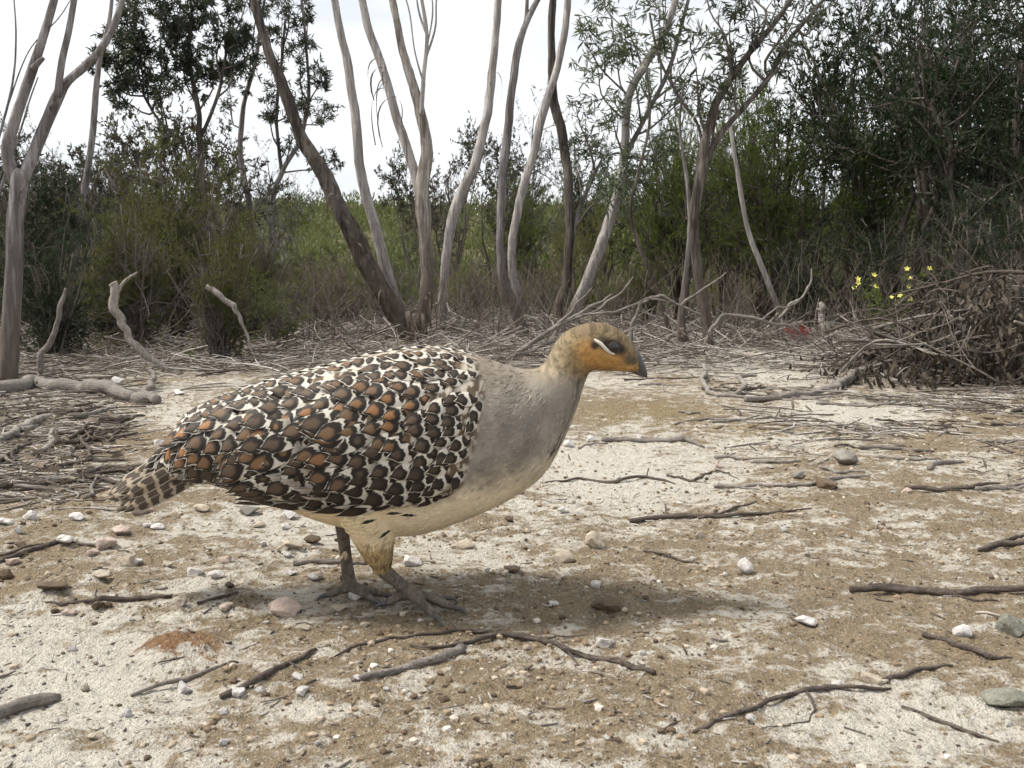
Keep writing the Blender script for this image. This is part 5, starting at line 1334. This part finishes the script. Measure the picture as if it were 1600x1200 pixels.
        rv, rf = tubes((ring + nrm * .0004)[None], np.full((1, 30), .0009), 8)
        obj('eyelid', mesh_np('eyelid', rv + nrm * .0030 * 0, rf, M_RIM), e, Vector(nrm * .0028))
        pts = []
        for (px, py, w) in ((924, 526, 1.2), (929, 530, 3.6), (936, 535, 4.4), (942, 541.5, 4.4), (949, 547.5, 3.8), (956, 550.5, 2.4), (961, 551, .7)):
            q_, nn_ = on_side(px, py, sg, -.0009); pts.append([*q_, w * s * .72])
        sq = smooth_line(np.array(pts), 22)
        sv, sf = tubes(sq[None, :, :3], np.maximum(sq[None, :, 3], .0002), 8)
        obj('face_stripe', mesh_np('face_stripe', sv - root_p, sf, M_WSTR), bird)
    for tq in legs:      # claws on the toe tips
        if len(tq) != 18: continue
        d = norm(tq[-1, :3] - tq[-5, :3]); e = tq[-1, :3]
        L = .011; c = smooth_line(np.array([[*(e - d * .003), .0030], [*(e + d * L * .5 + [0, 0, .0012]), .0021], [*(e + d * L + [0, 0, -.0028]), .0005]]), 10)
        cv, cf = tubes(c[None, :, :3], c[None, :, 3], 8)
        obj('claw', mesh_np('claw', cv - root_p, cf, M_HORN), bird)

    # ---- body down: short soft blades lying along the body
    rng = np.random.default_rng(17)
    sel = rng.integers(0, nv, 70000)
    P = co[sel]; Nn = nr[sel]; cl = col[sel]; u, v = upx(P)
    sd = inside_dist(WING, u, v)
    ok = (sd < 4) & (sk[sel] < .3) & ~((np.abs(u - 955) < 23) & (np.abs(v - 540 - .35 * (u - 955)) < 12)) & ~((np.abs(u - 926) < 6) & (np.abs(v - 537) < 6)) & (u > 255) & (u < 990)
    P, Nn, cl, u, v = P[ok], Nn[ok], cl[ok], u[ok], v[ok]
    mids = C; tang = norm(np.gradient(C, axis=0))
    near = np.array([np.argmin(((mids - p) ** 2).sum(1)) for p in P])
    fl = -tang[near] + np.array([0, 0, -.15]) + rng.normal(0, .16, P.shape)
    fl = np.where((v > 815)[:, None], np.array([-.2, 0, -1.0]) + rng.normal(0, .2, P.shape), fl)
    fl = norm(fl - Nn * (fl * Nn).sum(1, keepdims=True))
    hd = sstep(830, 900, u) * sstep(610, 580, v)
    Ln = (.0105 - .0065 * hd) * rng.uniform(.6, 1.25, len(P)); Wd = (.0034 - .0017 * hd) * rng.uniform(.7, 1.2, len(P))
    d = norm(fl + Nn * (.075 + .03 * rng.normal(size=(len(P), 1))))
    side = np.cross(d, Nn)
    b = P - Nn * .0006
    mid = b + d * (Ln * .55)[:, None]
    VV = np.stack([b, mid - side * (Wd * .5)[:, None], b + d * Ln[:, None] - Nn * (Ln * .04)[:, None], mid + side * (Wd * .5)[:, None]], 1).reshape(-1, 3)
    cl = cl * (1 + .11 * rng.normal(size=(len(P), 1))).clip(.7, 1.3)
    VC = np.repeat(cl, 4, 0); VC.reshape(-1, 4, 3)[:, 2] *= 1.12
    t = NT('down_plumage'); t.done(t.bsdf(t.attr('plumage', 'Color'), .8, None, .12))
    dn = obj('down', mesh_np('down', VV - root_p, [np.arange(len(VV)).reshape(-1, 4)], t.m, False, {'plumage': np.clip(VC, .01, .9)}), bird)
    tag(dn, kind='stuff')

    # ---- scalloped feathers
    def feather_mesh(name, L, W, tip=.5, na=8, nc=5, curl=.10, cup=.16):
        vs = []; uv = []
        for i in range(na + 1):
            t_ = i / na
            wd = W * (0.42 + .58 * sstep(0, .45, t_)) * (1 - sstep(1 - tip, 1.0, t_) ** 2.2 * .96)
            for j in range(nc + 1):
                sx = j / nc * 2 - 1
                vs.append((L * t_ * (1 - .04 * sx * sx * t_), sx * wd * .5, L * curl * (t_ - t_ * t_) * 1.0 - cup * wd * sx * sx * .5))
                uv.append((j / nc, t_))
        f = [(i * (nc + 1) + j, (i + 1) * (nc + 1) + j, (i + 1) * (nc + 1) + j + 1, i * (nc + 1) + j + 1) for i in range(na) for j in range(nc)]
        m_ = bpy.data.meshes.new(name); m_.from_pydata(vs, [], f)
        ul = m_.uv_layers.new(name='UVMap')
        for lp in m_.loops: ul.data[lp.index].uv = uv[lp.vertex_index]
        for p in m_.polygons: p.use_smooth = True
        return m_
    def scallop_mat(name, per_object=True):
        t = NT(name)
        sx = t.n('ShaderNodeSeparateXYZ'); t.set(sx.inputs[0], t.n('ShaderNodeUVMap').outputs[0])
        if per_object:
            oi = t.n('ShaderNodeObjectInfo'); pc = t.n('ShaderNodeSeparateColor'); t.set(pc.inputs[0], oi.outputs['Color']); rnd = oi.outputs['Random']
            ruf, drk, big = pc.outputs[0], pc.outputs[1], pc.outputs[2]
        else:
            pc = t.n('ShaderNodeSeparateColor'); t.set(pc.inputs[0], t.attr('feather', 'Color')); rnd = t.n('ShaderNodeNewGeometry').outputs['Random Per Island']
            ruf, drk, big = pc.outputs[0], pc.outputs[1], pc.outputs[2]
        wv = t.n('ShaderNodeCombineXYZ'); t.set(wv.inputs[0], t.math('MULTIPLY', sx.outputs[0], 5)); t.set(wv.inputs[1], t.math('MULTIPLY', sx.outputs[1], 6)); t.set(wv.inputs[2], t.math('MULTIPLY', rnd, 50))
        nz = t.noise(wv.outputs[0], 1.0, 3)
        barb = t.n('ShaderNodeCombineXYZ'); du0 = t.math('ABSOLUTE', t.math('SUBTRACT', sx.outputs[0], .5))
        t.set(barb.inputs[0], t.math('MULTIPLY', t.math('SUBTRACT', sx.outputs[1], t.math('MULTIPLY', du0, .5)), 60)); t.set(barb.inputs[1], t.math('MULTIPLY', rnd, 30))
        bb = t.noise(barb.outputs[0], 1.0, 2)
        du = t.math('MULTIPLY', t.math('ADD', t.math('SUBTRACT', sx.outputs[0], .5), t.rng(nz, .2, .8, -.09, .09)), 2.0)
        vv = t.math('ADD', sx.outputs[1], t.rng(nz, .2, .8, -.05, .05))
        dv = t.math('DIVIDE', t.math('SUBTRACT', vv, .735), t.math('ADD', .16, t.math('MULTIPLY', big, .105)))
        dd = t.math('DIVIDE', du, t.math('ADD', .74, t.math('MULTIPLY', big, .36)))
        r2 = t.math('ADD', t.math('MULTIPLY', dv, dv), t.math('MULTIPLY', dd, dd))
        dv2 = t.math('DIVIDE', t.math('SUBTRACT', vv, .30), .15)
        r2 = t.math('MINIMUM', r2, t.math('ADD', t.math('MULTIPLY', dv2, dv2), t.math('MULTIPLY', dd, dd)))
        pale = t.mix(nz, (.78, .735, .65), (.64, .585, .49))
        pale = t.mix(t.rng(bb, .4, .75, 0, .35), pale, (.27, .23, .19))
        pale = t.mix(t.math('MULTIPLY', drk, .28), pale, (.26, .225, .19))
        pale = t.mix(t.rng(t.math('ADD', sx.outputs[1], 0), .05, .3, .7, 0), pale, (.14, .11, .085))
        inner = t.mix(t.rng(ruf, 0, .5), (.040, .029, .021), t.mix(t.rng(ruf, .5, 1), (.115, .078, .05), t.mix(nz, (.36, .165, .058), (.24, .12, .055))))
        spot = t.mix(t.rng(t.math('ADD', r2, t.math('MULTIPLY', t.math('SUBTRACT', .735, vv), .35))  , .14, .40), inner, (.020, .015, .012))
        col = t.mix(t.rng(r2, .85, 1.08), spot, pale)
        col = t.mix(t.rng(bb, .3, .7, 0, .18), col, (.03, .025, .02))
        return t.done(t.bsdf(col, .62, t.bump(bb, .25, .0008), .25))
    M_SCAL = scallop_mat('scalloped_feather'); M_SCAL2 = scallop_mat('scalloped_feather_far', False)
    t = NT('barred_feather')
    sx = t.n('ShaderNodeSeparateXYZ'); t.set(sx.inputs[0], t.n('ShaderNodeUVMap').outputs[0]); rnd = t.n('ShaderNodeObjectInfo').outputs['Random']
    wv = t.n('ShaderNodeCombineXYZ'); t.set(wv.inputs[0], t.math('MULTIPLY', sx.outputs[0], 3)); t.set(wv.inputs[1], t.math('MULTIPLY', sx.outputs[1], 9)); t.set(wv.inputs[2], t.math('MULTIPLY', rnd, 60))
    nz = t.noise(wv.outputs[0], 1.0, 3)
    ph = t.math('ADD', t.math('MULTIPLY', sx.outputs[1], 44), t.math('ADD', t.math('MULTIPLY', rnd, 6.28), t.rng(nz, .2, .8, -1.6, 1.6)))
    br = t.math('SINE', t.math('ADD', ph, t.math('MULTIPLY', t.math('ABSOLUTE', t.math('SUBTRACT', sx.outputs[0], .5)), -2.5)))
    col = t.mix(t.rng(br, -.8, -.35), t.mix(nz, (.36, .30, .22), (.24, .18, .12)), t.mix(nz, (.028, .022, .018), (.085, .06, .042)))
    col = t.mix(t.rng(t.math('ABSOLUTE', t.math('SUBTRACT', sx.outputs[0], .5)), .41, .47, 0, .7), col, (.46, .40, .32))
    col = t.mix(t.rng(t.math('ABSOLUTE', t.math('SUBTRACT', sx.outputs[0], .5)), .0, .03, .7, 0), col, (.35, .29, .22))
    col = t.mix(t.rng(sx.outputs[1], .95, .98), col, (.48, .42, .34))
    M_BAR = t.done(t.bsdf(col, .65, None, .22))

    fm = {'covert': feather_mesh('covert_feather', 1, .60), 'long': feather_mesh('long_feather', 1, .26, .35, 10, 4, .05, .12)}
    fm['covert'].materials.append(M_SCAL)
    fmb = fm['long']; fmb.materials.append(M_BAR)
    fml = fm['long'].copy(); fml.materials.clear(); fml.materials.append(M_SCAL)
    def orient(d, nrm):
        d = Vector(d).normalized(); nn_ = Vector(nrm); nn_ = (nn_ - d * nn_.dot(d)).normalized(); yy = nn_.cross(d)
        return Matrix((d, yy, nn_)).transposed()
    far = {'V': [], 'F': [], 'U': [], 'C': [], 'n': 0}
    base_v = np.array([v.co[:] for v in fm['covert'].vertices]); base_f = np.array([p.vertices[:] for p in fm['covert'].polygons])
    base_uv = np.zeros((len(base_v), 2))
    for lp in fm['covert'].loops: base_uv[lp.vertex_index] = fm['covert'].uv_layers[0].data[lp.index].uv
    cnt = 0
    R = np.random.default_rng(23)
    def flow(u, v):
        """direction in which feathers lie, in the side view"""
        ang = math.radians(14 + 22 * sstep(560, 330, u) + 16 * sstep(640, 740, u) + 10 * (sstep(650, 560, v)) * sstep(420, 500, u) - 8 * sstep(700, 770, v))
        return -math.cos(ang), math.sin(ang)
    def place(u, v, L, Wsc, ruf, drk, big, lift=9.0, mesh=None, name='feather', outset=0.0):
        nonlocal cnt
        h, nn_ = on_side(u, v, -1)
        if nn_ is None or abs(nn_[1]) < .16: return
        fu, fv = flow(u, v)
        q2 = bp(u + fu * 20, v + fv * 20, 0) - bp(u, v, 0)
        d = norm(q2 - nn_ * (q2 @ nn_))
        d = norm(d + np.array([0, R.normal(0, .05), R.normal(0, .14)]))
        la = math.radians(lift)
        dl = norm(d * math.cos(la) + nn_ * math.sin(la))
        Mx = orient(dl, nn_)
        pos = h + nn_ * (.0004 + outset) - dl * L * .42
        o = obj(name, mesh or fm['covert'], bird, Vector(pos) - Vector(root_p))
        o.rotation_euler = Mx.to_euler(); o.scale = (L, L * Wsc, L)
        o.color = (ruf, drk, big, 1)
        cnt += 1
        if mesh is None:
            W_ = (base_v * [L, L * Wsc, L]) @ np.array(Mx).T + pos
            W_[:, 1] = 2 * BY - W_[:, 1]
            far['V'].append(W_); far['F'].append(base_f[:, ::-1] + far['n']); far['U'].append(base_uv); far['C'].append(np.tile([ruf, drk, big, 1], (len(W_), 1))); far['n'] += len(W_)
    # rows from the rump forward to the shoulder
    u = 300.0; row = 0
    while u < 748:
        f = (u - 300) / 448.0
        su = 27 - 9 * sstep(.72, 1.0, f); sv = 21 - 5 * sstep(.7, 1.0, f)
        v = 536.0 + (row % 2) * sv * .5
        while v < 775:
            uu = u + R.normal(0, 3.5) + (v - 650) * -.10 + 9 * math.sin(v / 37.0 + u / 90.0); vv = v + R.normal(0, 2.6)
            sd_ = float(inside_dist(WING, np.array([uu]), np.array([vv]))[0])
            if sd_ > 3 + (R.uniform(-6, 16) if uu > 690 else 0):
                mid = math.exp(-((vv - 640 + .12 * (uu - 520)) / 62) ** 2) * float(sstep(742, 640, uu))
                top = float(sstep(610, 560, vv))
                ruf = np.clip(.12 + .85 * mid * R.uniform(.35, 1.15) + .35 * top * R.uniform(0, 1) - .5 * float(sstep(700, 745, vv)), 0, 1)
                drk = np.clip(R.uniform(.1, .8) + .2 * float(sstep(480, 330, uu)), 0, 1)
                big = np.clip(.84 + R.normal(0, .2) - .22 * float(sstep(.8, 1, f)) + .12 * mid, .1, 1.2)
                L = (66 - 17 * float(sstep(.7, 1.0, f)) + 12 * float(sstep(450, 320, uu))) * s
                place(uu, vv, L, (.70 if f > .75 else .76) * R.uniform(.85, 1.15), ruf, drk, big, 9 + R.normal(0, 1.5))
            v += sv
        u += su; row += 1
    # along the ridge of the back
    for k in range(24):
        for j in (-4, 0, 4, 8):
            i = int(np.argmin(np.abs(upx(V[:n * m].reshape(n, m, 3)[:, 0])[0] - (300 + 18.5 * k + (j % 8) * 1.2))))
            r0 = V[:n * m].reshape(n, m, 3)[:, j % m]
            h = r0[i]; d = norm(r0[max(i - 2, 0)] - r0[i])
            nn_ = norm(h - C[i]); la = math.radians(8)
            dl = norm(d * math.cos(la) + nn_ * math.sin(la) + R.normal(0, .05, 3)); L = (50 - 8 * float(sstep(600, 740, 300 + 18.5 * k))) * s
            o = obj('feather', fm['covert'], bird, Vector(h + nn_ * .001 - dl * L * .42) - Vector(root_p))
            o.rotation_euler = orient(dl, nn_).to_euler(); o.scale = (L, L * .9, L)
            o.color = (R.uniform(.1, .7), R.uniform(.1, .8), np.clip(.6 + R.normal(0, .2), .1, 1), 1); cnt += 1
    # long wing feathers along the lower edge, pointing at the tail
    for k in range(9):
        t_ = k / 8
        place(470 - 60 * t_ + R.normal(0, 4), 748 - 34 * t_, (150 - 8 * k) * s, .62, .25 + .3 * t_, .5, .9, 3.5, fml, 'flight_feather', .004)
    for k in range(6):
        place(600 - 34 * k, 762 + 1.5 * k, 105 * s, .75, .05, .5, .75, 4.0, fml, 'flight_feather', .003)
    for k in range(24):
        place(R.uniform(395, 575), R.uniform(635, 735), R.uniform(74, 96) * s, 1.25, R.uniform(.25, .85), R.uniform(.0, .4), 1.0, 6.5, fml, 'scapular_feather', .003)
    # flank feathers: a few dark bars below the wing
    for (a_, b_) in ((575, 785), (592, 778), (620, 784), (640, 788), (697, 757), (583, 796), (605, 818)):
        place(a_ + 10, b_ - 8, 26 * s, .42, 0, .1, 1.6, 5)
    # rump
    for k in range(26):
        place(R.uniform(255, 345), R.uniform(650, 745), 66 * s, .7, R.uniform(0, .4), R.uniform(.4, 1), R.uniform(.4, .8), 7)
    # tail
    tb = bp(338, 690); tips = bp(166, 798)
    for k in range(28):
        t_ = (k * 11 % 28) / 27 * 2 - 1
        bs = bp(345 + R.normal(0, 6), 672 + 26 * abs(t_) + R.uniform(-24, 40), t_ * .030)
        tp = bp(160 + 46 * abs(t_) * R.uniform(.3, 1) + R.uniform(-4, 22), 799 - 34 * R.uniform(0, 1) ** 1.4, t_ * .036 + R.normal(0, .004))
        L = np.linalg.norm(tp - bs)
        nn_ = norm(np.array([.4 + R.normal(0, .1), t_ * 1.0 - .55, .75 - .25 * abs(t_)]))
        o = obj('tail_feather', fmb, bird, Vector(bs) - Vector(root_p)); o.rotation_euler = orient(tp - bs, nn_).to_euler(); o.scale = (L, L * R.uniform(.5, .75), L)
    mf = mesh_np('far_feathers', np.concatenate(far['V']) - root_p, [np.concatenate(far['F'])], M_SCAL2, True, {'feather': np.concatenate(far['C'])})
    ul = mf.uv_layers.new(name='UVMap'); U = np.concatenate(far['U']).astype(np.float32)
    li = np.empty(len(mf.loops), np.int32); mf.loops.foreach_get('vertex_index', li); ul.data.foreach_set('uv', U[li].ravel())
    tag(obj('far_wing_feathers', mf, bird), kind='stuff')
    print('feathers', cnt)
build_bird()
